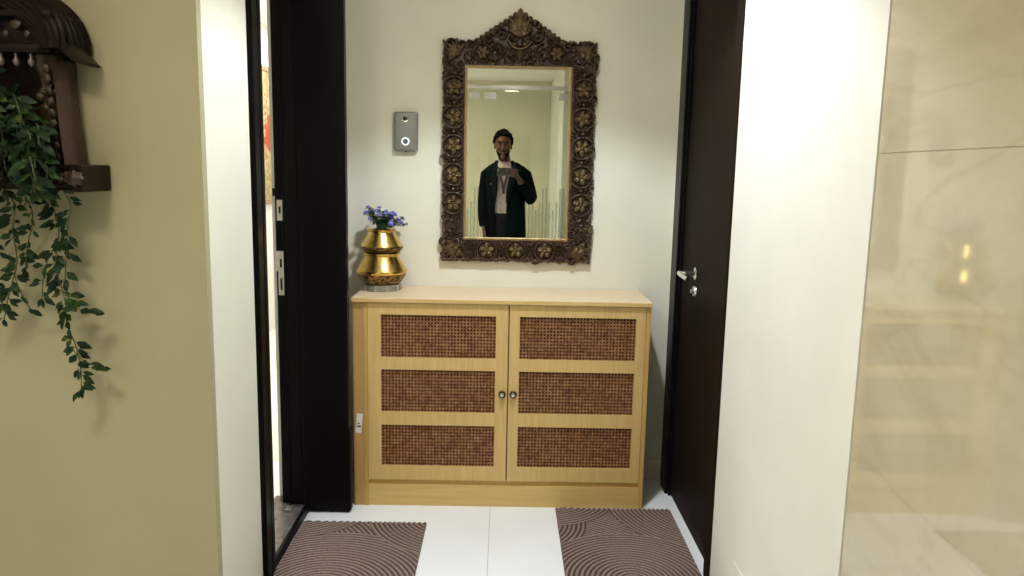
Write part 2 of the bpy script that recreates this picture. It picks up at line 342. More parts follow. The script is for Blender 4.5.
def cane(x0,x1,z0,z1,parent):
    bm=bmesh.new(); y=CY+.011; nx=35; nz=13; px=(x1-x0)/nx; pz=(z1-z0)/nz; r=random.Random(int(x0*1000+z0*100))
    def strip(a,b,w,yy,t=.0011):
        d=Vector(b)-Vector(a); 
        if d.length<.004: return
        p=V(-d.z,0,d.x).normalized()*w/2; vs=[]
        for q in (a,b):
            q=Vector(q)
            for s,dy in ((-1,0),(1,0),(1,-t),(-1,-t)): vs.append(bm.verts.new(q+p*s+V(0,yy+dy,0)))
        A,B_=vs[:4],vs[4:]
        bm.faces.new(A[::-1]); bm.faces.new(B_)
        for k in range(4): bm.faces.new((A[k],A[(k+1)%4],B_[(k+1)%4],B_[k]))
    for i in range(nx+1):
        x=x0+i*px
        for s in (-.20,.20): 
            jx=x+s*px*.6+r.uniform(-.0003,.0003); strip((min(max(jx,x0),x1),0,z0),(min(max(jx,x0),x1),0,z1),.0017,y)
    for j in range(nz+1):
        z=z0+j*pz
        for s in (-.20,.20):
            jz=z+s*pz*.6+r.uniform(-.0003,.0003); strip((x0,0,min(max(jz,z0),z1)),(x1,0,min(max(jz,z0),z1)),.0017,y-.0008)
    def clip(a,b):
        # keep the 45-degree strand within the opening
        (ax,az),(bx,bz)=a,b; t0,t1=0,1; dx,dz=bx-ax,bz-az
        for p,q in ((-dx,ax-x0),(dx,x1-ax),(-dz,az-z0),(dz,z1-az)):
            if p==0: continue
            t=q/p
            if p<0: t0=max(t0,t)
            else: t1=min(t1,t)
        return None if t0>=t1 else ((ax+t0*dx,az+t0*dz),(ax+t1*dx,az+t1*dz))
    H=z1-z0; rr=pz/px
    for i in range(-nz*1,nx+nz+1):
        x=x0+(i+.5)*px
        for sg in (1,-1):
            c=clip((x,z0),(x+sg*H/rr,z1))
            if c: strip((c[0][0],0,c[0][1]),(c[1][0],0,c[1][1]),.0011,y-.0016,.0008)
    p=obj('cane_panel',bm,M['cane'],parent,sm=False)
    box('backing_board',M['cane_b'],p,x0-.004,x1+.004,y+.003,y+.005,z0-.004,z1+.004)
def cab_door(x0,x1,px0,px1,kx):
    z0,z1=.116,.867; rows=[(.177,.354),(.410,.590),(.641,.819)]
    xs=[x0,px0,px1,x1]; zs=[z0]+[q for r_ in rows for q in r_]+[z1]; bm=bmesh.new(); g={}
    def vt(i,j,k):
        if (i,j,k) not in g: g[i,j,k]=bm.verts.new((xs[i],CY+(.016 if k else 0),zs[j]))
        return g[i,j,k]
    solid=lambda i,j: 0<=i<3 and 0<=j<len(zs)-1 and not (i==1 and j%2==1)
    for i in range(3):
        for j in range(len(zs)-1):
            if not solid(i,j): continue
            bm.faces.new((vt(i,j,0),vt(i+1,j,0),vt(i+1,j+1,0),vt(i,j+1,0))); bm.faces.new((vt(i,j,1),vt(i,j+1,1),vt(i+1,j+1,1),vt(i+1,j,1)))
            for di,dj,a,b in ((-1,0,(i,j+1),(i,j)),(1,0,(i+1,j),(i+1,j+1)),(0,-1,(i,j),(i+1,j)),(0,1,(i+1,j+1),(i,j+1))):
                if not solid(i+di,j+dj): bm.faces.new((vt(*b,0),vt(*a,0),vt(*a,1),vt(*b,1)))
    fr=obj('cabinet_door',bm,M['oak'],cab,sm=False)
    for a,b in rows: cane(px0,px1,a,b,fr)
    bm=bmesh.new(); c=(kx,CY,.4955)
    add_lathe(bm,[(.004,0),(.004,-.010),(.009,-.012),(.0105,-.016),(.009,-.020),(.0,-.0205)],c,20,'Y')
    for k in range(12):
        a=2*PI*k/12; add_tube(bm,[(kx+.009*math.cos(a),CY-.014,.4955+.009*math.sin(a)),(kx+.0155*math.cos(a),CY-.013,.4955+.0155*math.sin(a))],[.0022,.0026],6)
    k=obj('knob',bm,M['brass_k'],fr)
    bm=bmesh.new(); add_lathe(bm,[(.0,-.0015),(.0145,-.0015),(.0150,-.004),(.010,-.010),(.0,-.010)],c,20,'Y'); obj('knob_rosette',bm,M['brass_d'],fr); bm=bmesh.new(); add_lathe(bm,[(.0,-.0203),(.0085,-.0200),(.007,-.0235),(.0,-.025)],c,20,'Y'); obj('knob_cap',bm,M['steel'],k)
cab_door(-.551,.0215,-.4975,-.0285,.0005)
cab_door(.0265,.581,.0685,.5435,.0465)
bm=bmesh.new(); add_box(bm,-.0125,.0125,-.0006,0,-.042,.042); bmesh.ops.transform(bm,matrix=Matrix.Translation((-.590,CY+.0018,.358))@Matrix.Rotation(math.radians(6),4,'Y'),verts=bm.verts)
tg=obj('paper_tag',bm,M['paper'],cab,sm=False); tg['label']='small white paper tag'
bm=bmesh.new(); add_box(bm,-.0085,.0085,-.0006,0,-.003,.003); add_box(bm,-.0085,.003,-.0006,0,.010,.014); bmesh.ops.transform(bm,matrix=Matrix.Translation((-.590,CY+.0012,.345))@Matrix.Rotation(math.radians(6),4,'Y'),verts=bm.verts); obj('tag_print',bm,M['hole'],tg,sm=False)

# ---------------------------------------------------------------- height-field carving helper
def field_mesh(name,H,G,mask,u0,v0,step,place,mat,parent,back,loc=None,ang=60):
    """H height (nv,nu); mask of kept nodes; place(u,v,h)->xyz arrays; closed by side walls and a back"""
    nv,nu=H.shape; idx=-np.ones(H.shape,int)
    cell=mask[:-1,:-1]&mask[1:,:-1]&mask[:-1,1:]&mask[1:,1:]
    use=np.zeros_like(mask)
    for a,b in ((0,0),(1,0),(0,1),(1,1)): use[a:nv-1+a,b:nu-1+b]|=cell
    idx[use]=np.arange(use.sum()); jj,ii=np.nonzero(use); n=len(jj)
    U=u0+ii*step; W=v0+jj*step
    front=place(U,W,H[use]); bk=place(U,W,np.full(n,back)); co=np.concatenate([front,bk])
    cj,ci=np.nonzero(cell); a=idx[cj,ci]; b=idx[cj,ci+1]; c=idx[cj+1,ci+1]; d=idx[cj+1,ci]
    faces=[np.stack([a,b,c,d],1)]
    pad=np.pad(cell,1)
    def side(dj,di,p,q):
        s=cell&~pad[1+dj:1+dj+cell.shape[0],1+di:1+di+cell.shape[1]]; y,x=np.nonzero(s)
        A=idx[y+p[0],x+p[1]]; Bq=idx[y+q[0],x+q[1]]; faces.append(np.stack([Bq,A,A+n,Bq+n],1))
    side(-1,0,(0,0),(0,1)); side(1,0,(1,1),(1,0)); side(0,-1,(1,0),(0,0)); side(0,1,(0,1),(1,1))
    F=np.concatenate(faces)
    me=bpy.data.meshes.new(name); me.vertices.add(len(co)); me.vertices.foreach_set('co',co.astype(np.float32).ravel())
    me.loops.add(F.size); me.loops.foreach_set('vertex_index',F.astype(np.int32).ravel())
    me.polygons.add(len(F)); me.polygons.foreach_set('loop_start',np.arange(0,F.size,4,dtype=np.int32)); me.polygons.foreach_set('loop_total',np.full(len(F),4,np.int32))
    me.update(calc_edges=True); me.validate()
    at=me.attributes.new('gold','FLOAT','POINT'); g=np.concatenate([G[use],np.zeros(n)]).astype(np.float32); at.data.foreach_set('value',g)
    smooth(me,ang); me.materials.append(mat)
    o=bpy.data.objects.new(name,me); COL.objects.link(o)
    if parent is not None: o.parent=parent; me.transform(Matrix.Translation(-world_loc(parent)))
    elif loc is not None: me.transform(Matrix.Translation(-Vector(loc))); o.location=loc
    return o
class Carver:
    def __init__(s,u0,u1,v0,v1,step):
        s.u0,s.v0,s.st=u0,v0,step; s.nu=int((u1-u0)/step)+1; s.nv=int((v1-v0)/step)+1
        s.H=np.zeros((s.nv,s.nu)); s.G=np.zeros((s.nv,s.nu)); s.S=np.zeros((s.nv,s.nu),bool)
        s.U,s.V=np.meshgrid(u0+np.arange(s.nu)*step,v0+np.arange(s.nv)*step)
    def win(s,x,y,r):
        i0=max(0,int((x-r-s.u0)/s.st)); i1=min(s.nu,int((x+r-s.u0)/s.st)+2); j0=max(0,int((y-r-s.v0)/s.st)); j1=min(s.nv,int((y+r-s.v0)/s.st)+2)
        return slice(j0,max(j0,j1)),slice(i0,max(i0,i1))
    def ell(s,x,y,a,b,ang,h,h0=0.,gold=0.,cut=True):
        w=s.win(x,y,max(a,b)); dx=s.U[w]-x; dy=s.V[w]-y; c,t=math.cos(ang),math.sin(ang)
        q=((dx*c+dy*t)/a)**2+((-dx*t+dy*c)/b)**2; ins=q<1; z=h0+(h-h0)*np.sqrt(np.clip(1-q,0,1))
        up=ins&(z>s.H[w]); s.H[w]=np.where(up,z,s.H[w]); s.G[w]=np.where(up,gold*np.sqrt(np.clip(1-q,0,1)),s.G[w])
        if cut: s.S[w]|=ins
    def groove(s,x,y,a,b,ang,d):
        w=s.win(x,y,max(a,b)); dx=s.U[w]-x; dy=s.V[w]-y; c,t=math.cos(ang),math.sin(ang)
        q=((dx*c+dy*t)/a)**2+((-dx*t+dy*c)/b)**2; s.H[w]-=d*np.clip(1-q,0,1)
    def stroke(s,pts,w_,h,h0=0.,gold=0.):
        for (x0,y0),(x1,y1) in zip(pts,pts[1:]):
            n=max(1,int(math.hypot(x1-x0,y1-y0)/(s.st*.8)))
            for k in range(n): t=k/n; s.ell(x0+(x1-x0)*t,y0+(y1-y0)*t,w_,w_,0,h,h0,gold)
    def ring(s,x,y,R,w_,h,h0=0.,gold=0.,a0=0,a1=2*PI):
        n=max(8,int(R*abs(a1-a0)/(s.st*1.2))); s.stroke([(x+R*math.cos(a0+(a1-a0)*k/n),y+R*math.sin(a0+(a1-a0)*k/n)) for k in range(n+1)],w_,h,h0,gold)
    def spiral(s,x,y,R,turns,a0,w_,h,sg=1,gold=0.,h0=0.):
        n=40; pts=[]
        for k in range(n+1):
            t=k/n; r=R*(1-.85*t); a=a0+sg*2*PI*turns*t; pts.append((x+r*math.cos(a),y+r*math.sin(a)))
        s.stroke(pts,w_,h,h0,gold)
    def flower(s,x,y,R,n=5,rot=0.,h=.028,gold=1.):
        for k in range(n):
            a=rot+2*PI*k/n; s.ell(x+R*.55*math.cos(a),y+R*.55*math.sin(a),R*.46,R*.36,a,h,.010,gold)
        for k in range(n):
            a=rot+2*PI*k/n; s.groove(x+R*.62*math.cos(a),y+R*.62*math.sin(a),R*.30,R*.07,a,.006)
        s.ell(x,y,R*.24,R*.24,0,h+.005,.014,gold*.8)
    def leaf(s,x,y,L_,W,ang,h=.026,gold=.3):
        cx,cy=x+L_/2*math.cos(ang),y+L_/2*math.sin(ang); s.ell(cx,cy,L_/2,W/2,ang,h,.008,gold); s.groove(cx,cy,L_*.42,W*.09,ang,.006)

# ---------------------------------------------------------------- carved mirror
mir=thing('wall_mirror','tall mirror in a carved dark frame with antique gold flowers and a pointed crest','mirror',(.051,3.38,1.0))
C=Carver(-.300,.402,.990,2.098,.0021)
u0,u1,v0,v1=-.272,.374,1.012,1.945; gx0,gx1,gz0,gz1=-.1725,.2665,1.1125,1.8375; cx=.0495
base=(C.U>u0)&(C.U<u1)&(C.V>v0)&(C.V<v1)
crest=(C.V>=v1-.01)&(C.V<1.955+ .115*np.clip(1-np.abs(C.U-cx)/.175,0,1)**.8)&(np.abs(C.U-cx)<.17)
bm_=base|crest; C.H[:]=.006; C.S|=bm_
bw=.060
for k in range(5):                                                     # medallions down both sides
    z=1.752-k*.1225
    for x,sg in ((-.228,1),(.328,-1)):
        C.ring(x,z,.0465,.0055,.027,.008,.15); C.flower(x,z,.037,5,PI/2+k*.3,.031)
        C.spiral(x+sg*.030,z+.060,.020,1.1,PI/2,.0045,.026,sg,.15); C.spiral(x-sg*.030,z+.062,.019,1.1,-PI/2,.0045,.026,sg,.15)
        C.leaf(x-sg*.038,z+.030,.034,.014,PI/2-sg*.3,.024,.4); C.leaf(x+sg*.046,z-.028,.030,.013,-PI/2,.024,.4)
        C.ell(x,z+.061,.009,.009,0,.028,.01,.8)
for i,x in enumerate((-.078,.0495,.177)):                               # medallions along the bottom
    z=1.058; C.ring(x,z,.043,.0055,.027,.008,.15); C.flower(x,z,.035,5,PI/2,.031)
    for sg in (-1,1): C.spiral(x+sg*.061,z+.022,.018,1.1,0 if sg>0 else PI,.0045,.026,-sg,.15); C.spiral(x+sg*.062,z-.022,.016,1.1,PI if sg>0 else 0,.0042,.026,sg,.15)
    C.leaf(x,z-.046,.030,.014,PI if i==0 else 0,.024)
for x,z,sx,sz in ((u0+.050,v1-.046,-1,1),(u1-.050,v1-.046,1,1),(u0+.052,v0+.050,-1,-1),(u1-.052,v0+.050,1,-1)):   # corner leaf fans
    for k in range(9):
        a=math.atan2(sz,sx)+(k-4)*.36; C.leaf(x-sx*.006,z-sz*.006,(.066 if k%2==0 else .056)*(1 if abs(k-4)<3 else .8),.020,a,.031,.62)
    C.ell(x-sx*.006,z-sz*.006,.013,.013,0,.036,.015,.9)
    for k in range(3): C.ring(x-sx*.012,z-sz*.012,.040+.012*k,.0035,.022,.01,.3,math.atan2(-sz,-sx)-.7,math.atan2(-sz,-sx)+.7)
for sg in (-1,1):                                                       # top rail flowers, scrolls and stepped crest
    fx=cx+sg*.158; C.ring(fx,1.900,.037,.005,.027,.008,.15); C.flower(fx,1.900,.031,6,0,.031,.8)
    C.spiral(cx+sg*.098,1.905,.036,1.5,PI/2,.0055,.029,sg,.2); C.spiral(cx+sg*.050,1.872,.026,1.3,-PI/2,.0048,.027,-sg,.2)
    C.spiral(cx+sg*.130,1.958,.024,1.3,PI/2+sg*.6,.0055,.030,-sg,.3); C.spiral(cx+sg*.078,1.975,.030,1.3,PI,.0055,.030,sg,.3)
    C.flower(cx+sg*.118,1.985,.018,5,0,.030,.9)
    for t in range(9):                                                  # leafy scalloped outline
        q=t/8; x=cx+sg*(.168-.150*q); z=1.955+.100*q**1.05; C.leaf(x,z-.016,.030,.024,PI/2-sg*(.9-.7*q),.028,.5)
    C.leaf(cx+sg*.028,1.855,.050,.018,PI/2-sg*.9,.027,.3); C.leaf(cx+sg*.185,1.930,.03,.016,PI/2,.026,.3)
    C.spiral(cx+sg*.208,1.925,.022,1.2,PI/2,.0045,.027,sg,.2)
for k in range(9):                                                      # shell at the centre of the crest
    a=PI/2+(k-4)*.27; C.leaf(cx,1.972,.095-.009*abs(k-4),.026,a,.036,.9)
C.leaf(cx,1.985,.100,.036,PI/2,.040,1.)
for k in range(7): C.leaf(cx,1.962,.060-.004*abs(k-3),.015,PI/2+(k-3)*.33,.042,1.)
C.ring(cx,1.968,.052,.006,.033,.012,.9,PI*1.12,PI*1.88)
for k in range(3): C.ell(cx+(k-1)*.022,1.935,.012,.010,0,.030,.012,.6)
C.leaf(cx,1.925,.055,.030,-PI/2,.032,.5)
r2=random.Random(3)
for k in range(1500):                                                    # fine scrolling tendrils that fill the ground
    x=r2.uniform(u0,u1); z=r2.uniform(v0,v1+.09)
    if gx0-.020<x<gx1+.020 and gz0-.020<z<gz1+.020: continue
    if z>v1-.004 and abs(x-cx)>.165*(1-(z-v1)/.12): continue
    i=int((x-C.u0)/C.st); j=int((z-C.v0)/C.st)
    if C.H[j,i]>.012: continue
    a=r2.uniform(0,2*PI); R0=r2.uniform(.010,.020); C.ring(x,z,R0,.0030,r2.uniform(.017,.023),.006,.45,a,a+r2.uniform(2.0,4.6))
    if r2.random()<.5: C.leaf(x,z,.020,.010,a,.022,.4)
for t in np.arange(0,1,.022):                                           # small foliage teeth on the outer edges and filler buds
    for x,z,a in ((u0,v0+(v1-v0)*t,PI),(u1,v0+(v1-v0)*t,0),(u0+(u1-u0)*t,v0,-PI/2)): C.leaf(x-.012*math.cos(a),z-.012*math.sin(a),.019+r2.uniform(-.003,.003),.022,a+r2.uniform(-.5,.5),.021,.3)
for t in np.arange(0,.28,.022):
    for x in (u0+(u1-u0)*t,u1-(u1-u0)*t): C.leaf(x,v1-.008,.018+r2.uniform(-.003,.004),.014,PI/2+r2.uniform(-.4,.4),.022,.25)
for k in range(420):
    x=r2.uniform(u0,u1); z=r2.uniform(v0,v1)
    if gx0-.015<x<gx1+.015 and gz0-.015<z<gz1+.015: continue
    C.ell(x,z,.0055,.0035,r2.uniform(0,PI),.019,.008,.2)
hole=(C.U>gx0-.010)&(C.U<gx1+.010)&(C.V>gz0-.010)&(C.V<gz1+.010)
lip=(C.U>gx0-.020)&(C.U<gx1+.020)&(C.V>gz0-.020)&(C.V<gz1+.020)&~hole; C.H[lip]=np.minimum(C.H[lip],.014)
mask=(bm_|(C.S))&~hole
fo=field_mesh('carved_frame',C.H,C.G,mask,C.u0,C.v0,C.st,lambda U,W,H:np.stack([U,3.366-H,W],1),M['gilt'],mir,-.013)
bm=bmesh.new()                                                          # beaded gilt slip round the glass
for a,b,c,d in ((gx0-.011,gx1+.011,gz0-.011,gz0),(gx0-.011,gx1+.011,gz1,gz1+.011),(gx0-.011,gx0,gz0,gz1),(gx1,gx1+.011,gz0,gz1)): add_box(bm,a,b,3.355,3.374,c,d,bev=.002)
n1=int((gx1-gx0)/.0085); n2=int((gz1-gz0)/.0085)
for k in range(n1):
    for z in (gz0-.0055,gz1+.0055): add_ball(bm,(gx0+(k+.5)*.0085,3.354,z),.0033,1)
for k in range(n2):
    for x in (gx0-.0055,gx1+.0055): add_ball(bm,(x,3.354,gz0+(k+.5)*.0085),.0033,1)
sb=obj('beaded_slip',bm,pr('beaded_gilt_wood',(.40,.28,.13),.35,.5),mir,sm=False)
box('mirror_glass',M['mirror'],mir,gx0-.004,gx1+.004,3.368,3.373,gz0-.004,gz1+.004)

# ---------------------------------------------------------------- doorbell
db=thing('doorbell','small grey doorbell unit on the cream wall left of the mirror','doorbell',(-.435,3.38,1.5))
bm=bmesh.new(); add_box(bm,-.488,-.385,3.352,3.3795,1.480,1.648,bev=.009,seg=4); obj('housing',bm,M['grey'],db)
bm=bmesh.new(); add_lathe(bm,[(.0095,0),(.0150,0),(.0158,-.002),(.0140,-.0045),(.0105,-.004),(.0095,-.001)],(-.4365,3.352,1.618),28,'Y'); obj('camera_ring',bm,M['steel'],db)
bm=bmesh.new(); add_lathe(bm,[(.0,-.0005),(.0105,-.0005),(.010,-.003),(.006,-.0055),(.0,-.006)],(-.4365,3.352,1.618),24,'Y'); obj('camera_lens',bm,M['lens'],db)
bm=bmesh.new(); add_lathe(bm,[(.0105,0),(.0175,0),(.0178,-.0025),(.0155,-.0045),(.0115,-.004),(.0105,-.001)],(-.4365,3.352,1.522),28,'Y'); o=obj('button_ring',bm,pr('white_ring_light',(.85,.88,.9),.3,emit=(.85,.95,1),es=.5),db); o['label']='white glowing ring around the button'
bm=bmesh.new(); add_lathe(bm,[(.0,-.0005),(.0115,-.0005),(.0112,-.003),(.009,-.004),(.0,-.0035)],(-.4365,3.352,1.522),24,'Y'); obj('push_button',bm,pr('slate_button',(.10,.13,.15),.35),db)
box('lower_clip',M['hole'],db,-.441,-.432,3.358,3.366,1.476,1.481)

# ---------------------------------------------------------------- brass vase and flowers
vx,vy,vz=-.527,3.262,CT
vase=thing('brass_vase','brass vase of two stacked pots on the left end of the cabinet','vase',(vx,vy,vz))
bm=bmesh.new(); add_lathe(bm,[(.0,.0),(.082,.0),(.085,.003),(.085,.022),(.080,.027),(.0,.027)],(vx,vy,vz),40)
obj('base_stand',bm,M['acryl'],vase)
for k in range(10):
    bm=bmesh.new(); a=2*PI*(k+.2)/10; add_tube(bm,[(vx+.076*math.cos(a),vy+.076*math.sin(a),vz+.0015),(vx+.076*math.cos(a),vy+.076*math.sin(a),vz+.026)],.0105,12)
    obj('base_stud',bm,M['plate'],vase)
def pot(name,prof,split):
    bm=bmesh.new(); add_lathe(bm,prof,(vx,vy,vz),48); p=obj(name,bm,M['brass'],vase,ang=25); return p
p1=pot('lower_pot',[(.0,.028),(.070,.028),(.082,.034),(.098,.056),(.1055,.072),(.1085,.080),(.1075,.086),(.101,.094),(.085,.122),(.0755,.142),(.0735,.147),(.0745,.150),(.080,.154),(.0815,.158),(.079,.161),(.0,.162)],0)
bm=bmesh.new(); add_lathe(bm,[(.070,.0283),(.0828,.034),(.0988,.056),(.1062,.071),(.1062,.0715),(.070,.0284)],(vx,vy,vz),48); obj('dark_band',bm,M['brass_d'],p1,ang=25)
p2=pot('upper_pot',[(.0,.162),(.062,.162),(.078,.167),(.0875,.176),(.0905,.184),(.0895,.190),(.084,.198),(.070,.222),(.060,.240),(.0555,.248),(.0560,.251),(.0635,.255),(.0650,.258),(.0625,.261),(.050,.259),(.047,.250),(.0,.245)],0)
bm=bmesh.new(); add_lathe(bm,[(.0622,.1622),(.0788,.167),(.0884,.176),(.0914,.1845),(.0905,.1895),(.062,.1625)],(vx,vy,vz),48); obj('dark_band',bm,M['brass_d'],p2,ang=25)
fl=thing('flower_bunch','small bunch of violet blue flowers with green leaves standing in the brass vase','flowers',(vx,vy,vz+.249))
r3=random.Random(11); bm=bmesh.new(); bl=bmesh.new(); heads=[]
def leafquad(bm,p,d,up,L_,W,fold=.25,curl=.2):
    d=d.normalized(); s=d.cross(up); 
    if s.length<1e-3: s=V(1,0,0)
    s.normalize(); n_=s.cross(d).normalized(); c=[]
    prof=[(0,.0),(.18,.55),(.45,1.),(.75,.62),(1.,.0)]
    mid=[];lt=[];rt=[]
    for t,w in prof:
        b=p+d*L_*t-n_*curl*L_*t*t; mid.append(bm.verts.new(b))
        lt.append(bm.verts.new(b+s*W/2*w+n_*fold*W*w/2) if w else None); rt.append(bm.verts.new(b-s*W/2*w+n_*fold*W*w/2) if w else None)
    for i in range(4):
        for sd,fl_ in ((lt,0),(rt,1)):
            q=[mid[i],sd[i],sd[i+1],mid[i+1]]; q=[x for x in q if x is not None]
            if fl_: q=q[::-1]
            if len(q)>2: bm.faces.new(q)
for k in range(40):
    a=r3.uniform(0,2*PI); rr=.096*math.sqrt(r3.random()); top=V(vx+.012+rr*math.cos(a)*1.05,vy-.005+rr*.85*math.sin(a),vz+.285+r3.uniform(.0,.055)+.016*(1-rr/.088)-.012*(math.cos(a)*rr/.088))
    b0=V(vx+r3.uniform(-.03,.03),vy+r3.uniform(-.03,.03),vz+.249); mid=(b0+top)/2+V(0,0,.015)
    add_tube(bm,[b0,mid,top],.0011,5)
    if k<36: heads.append(top)
    for q in range(13):
        t=r3.uniform(.35,1.0); p=b0.lerp(top,t); d=V(r3.uniform(-1,1),r3.uniform(-1,1),r3.uniform(-.2,.8)); leafquad(bl,p,d,V(0,0,1),r3.uniform(.016,.028),r3.uniform(.008,.014))
obj('stems',bm,M['stem'],fl); obj('leaves',bl,M['leaf_s'],fl)
proto=None
for hd in heads:
    if proto is None:
        bm=bmesh.new()
        for k in range(6):
            a=2*PI*k/6; leafquad(bm,V(0,0,0),V(math.cos(a),math.sin(a),.45),V(0,0,1),.0105,.0085,.2,.25)
        for k in range(5):
            a=2*PI*k/5+.3; leafquad(bm,V(0,0,.001),V(math.cos(a)*.6,math.sin(a)*.6,.8),V(0,0,1),.0085,.006,.2,.2)
        me=bpy.data.meshes.new('blossom'); bm.to_mesh(me); bm.free(); me.materials.append(M['blue']); proto=bpy.data.objects.new('blossom',me); o=proto
        bm=bmesh.new(); add_ball(bm,(0,0,.003),.0022,1); mc=bpy.data.meshes.new('blossom_eye'); bm.to_mesh(mc); bm.free(); mc.materials.append(M['blue_c'])
    else: o=proto.copy()
    COL.objects.link(o); o.parent=fl; o.location=hd-world_loc(fl); d=(hd-V(vx,vy+.03,vz+.24)).normalized()
    o.rotation_euler=d.to_track_quat('Z','Y').to_euler(); s=r3.uniform(1.0,1.45); o.scale=(s,s,s)
    e=bpy.data.objects.new('blossom_eye',mc); COL.objects.link(e); e.parent=o

# ---------------------------------------------------------------- ribbed mats
def mat(name,x0,x1,y0,y1,centres,label,far):
    st=.0024; nu=int((x1-x0)/st)+1; nv=int((y1-y0)/st)+1; U,W=np.meshgrid(x0+np.arange(nu)*st,y0+np.arange(nv)*st)
    ph=np.zeros_like(U); done=np.zeros(U.shape,bool)
    for cx_,cy_,R in centres:
        d=np.hypot(U-cx_,W-cy_); s=(d<R)&~done; ph[s]=(d/.018)[s]; done|=s
    d=np.hypot(U-(x0-.3),W-(y1-.9)); ph[~done]=(d/.018)[~done]
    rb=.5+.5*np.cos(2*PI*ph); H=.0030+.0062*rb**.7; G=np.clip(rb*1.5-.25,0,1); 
    H[:, :1]=.002; H[:, -1:]=.002; mask=np.ones(U.shape,bool)
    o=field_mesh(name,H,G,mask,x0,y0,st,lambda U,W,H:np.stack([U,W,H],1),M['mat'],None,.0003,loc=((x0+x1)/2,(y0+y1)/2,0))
    tag(o,label,'mat','brown ribbed door mats'); return o
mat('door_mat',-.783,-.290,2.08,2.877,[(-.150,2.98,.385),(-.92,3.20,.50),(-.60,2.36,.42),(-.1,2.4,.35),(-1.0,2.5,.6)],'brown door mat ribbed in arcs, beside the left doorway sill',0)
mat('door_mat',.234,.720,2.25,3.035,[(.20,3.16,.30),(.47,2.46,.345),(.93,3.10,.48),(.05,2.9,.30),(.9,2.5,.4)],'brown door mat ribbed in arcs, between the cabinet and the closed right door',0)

# ---------------------------------------------------------------- wall hanging in the side room
wh=thing('wall_hanging','patterned beige and red woven hanging on the wall of the room beyond','wall hanging',(-2.0,6.55,1.1))
o=box('woven_panel',M['rug'],wh,-1.995,-1.983,6.02,7.10,1.13,2.18); 
o.data.transform(Matrix.Translation((0,0,-.56))); o.location=(0,0,.56)
bm=bmesh.new()
for d in ((5.98,7.14,2.175,2.215),(5.98,7.14,1.095,1.135),(5.98,6.02,1.095,2.215),(7.10,7.14,1.095,2.215)): add_box(bm,-1.998,-1.975,*d,bev=.003)
obj('wood_frame',bm,pr('light_brown_frame',(.28,.19,.10),.5),wh,sm=False)

# ---------------------------------------------------------------- carved wooden shrine bracket on the olive wall
jx=-1.375
jh=thing('carved_wall_shrine','dark carved wooden frame with arched roof and ledge on the olive wall','wall carving',(jx,2.0,1.33))
def sym(f):
    for s in (-1,1): f(s)
bm=bmesh.new(); add_box(bm,jx-.285,jx+.285,1.955,1.998,1.385,1.66,bev=.003); obj('back_panel',bm,M['carve'],jh,sm=False)
bm=bmesh.new(); add_box(bm,jx-.345,jx+.335,1.868,1.998,1.342,1.392,bev=.004); add_box(bm,jx-.352,jx+.352,1.872,1.998,1.334,1.345,bev=.002); add_box(bm,jx-.34,jx+.33,1.862,1.998,1.388,1.396,bev=.002)
sym(lambda s:add_box(bm,jx+s*.338-.017,jx+s*.338+.017,1.860,1.998,1.331,1.397,bev=.004))
ld=obj('ledge',bm,M['carve'],jh,sm=False)
bm=bmesh.new()
for k in range(17):
    x=jx-.31+k*.0388; 
    for q in range(4): a=PI/4+q*PI/2; add_ball(bm,(x+.009*math.cos(a),1.861,1.367+.009*math.sin(a)),.0075,1,(1,.5,1))
obj('ledge_rosettes',bm,M['carve_g'],ld)
for s in (-1,1):                                                       # leaning side columns
    bm=bmesh.new(); prof=[(.030,0),(.030,.02),(.022,.028),(.026,.04),(.017,.055),(.020,.10),(.024,.13),(.018,.16),(.026,.175),(.016,.19),(.019,.215),(.030,.235),(.030,.262)]
    add_lathe(bm,prof,(0,0,0),20,ribs=(.08,10)); bmesh.ops.transform(bm,matrix=Matrix.Translation((jx+s*.262,1.915,1.392)),verts=bm.verts)
    for i in range(9):
        z=1.40+i*.026; add_ball(bm,(jx+s*.262+.014*math.sin(i*1.9),1.893,z),.011,1,(1,.7,1.2))
    cl=obj('column',bm,M['carve_g'],jh)
    bm=bmesh.new(); add_tube(bm,[(jx+s*.305,1.93,1.393),(jx+s*.297,1.93,1.50),(jx+s*.291,1.93,1.645)],[(.007,.05)]*3,4,V(1,0,0)); o=obj('side_board',bm,wood('worn_brown_board',(.022,.009,.005),(.042,.018,.009),(20,20,3)),jh,sm=False)
bm=bmesh.new()                                                          # cornice boards
add_box(bm,jx-.30,jx+.30,1.86,1.998,1.655,1.675,bev=.003); add_box(bm,jx-.27,jx+.27,1.875,1.998,1.675,1.735,bev=.004); add_box(bm,jx-.31,jx+.31,1.85,1.998,1.735,1.75,bev=.003)
sym(lambda s:add_tube(bm,[(jx+s*.285,1.925,1.705),(jx+s*.315,1.925,1.672),(jx+s*.350,1.925,1.640)],[(.060,.020),(.065,.016),(.068,.006)],10,V(0,1,0)))
co=obj('cornice',bm,M['carve'],jh,ang=30)
for s in (-1,1):
    bm=bmesh.new()
    for k in range(9):
        z=1.415+k*.026; x=jx+s*(.305-.0145*k/8*1.0); add_ball(bm,(x-s*.016,1.880,z),.0085,1,(1.1,.6,1.5),Matrix.Rotation(s*(.6 if k%2 else -.6),3,'Y'))
    obj('leaf_carving',bm,M['carve_g'],jh)
    bm=bmesh.new(); add_lathe(bm,[(.0,.0),(.020,.0),(.018,-.008),(.008,-.014),(.0,-.016)],(jx+s*.338,1.862,1.364),16,'Y',ribs=(.12,8)); obj('end_rosette',bm,M['carve_g'],ld)
bm=bmesh.new()
for k in range(12): x=jx-.275+k*.05; add_ball(bm,(x,1.858,1.718),.011,1,(1.3,.5,1)); add_ball(bm,(x+.025,1.858,1.697),.007,1,(1,.5,1.2))
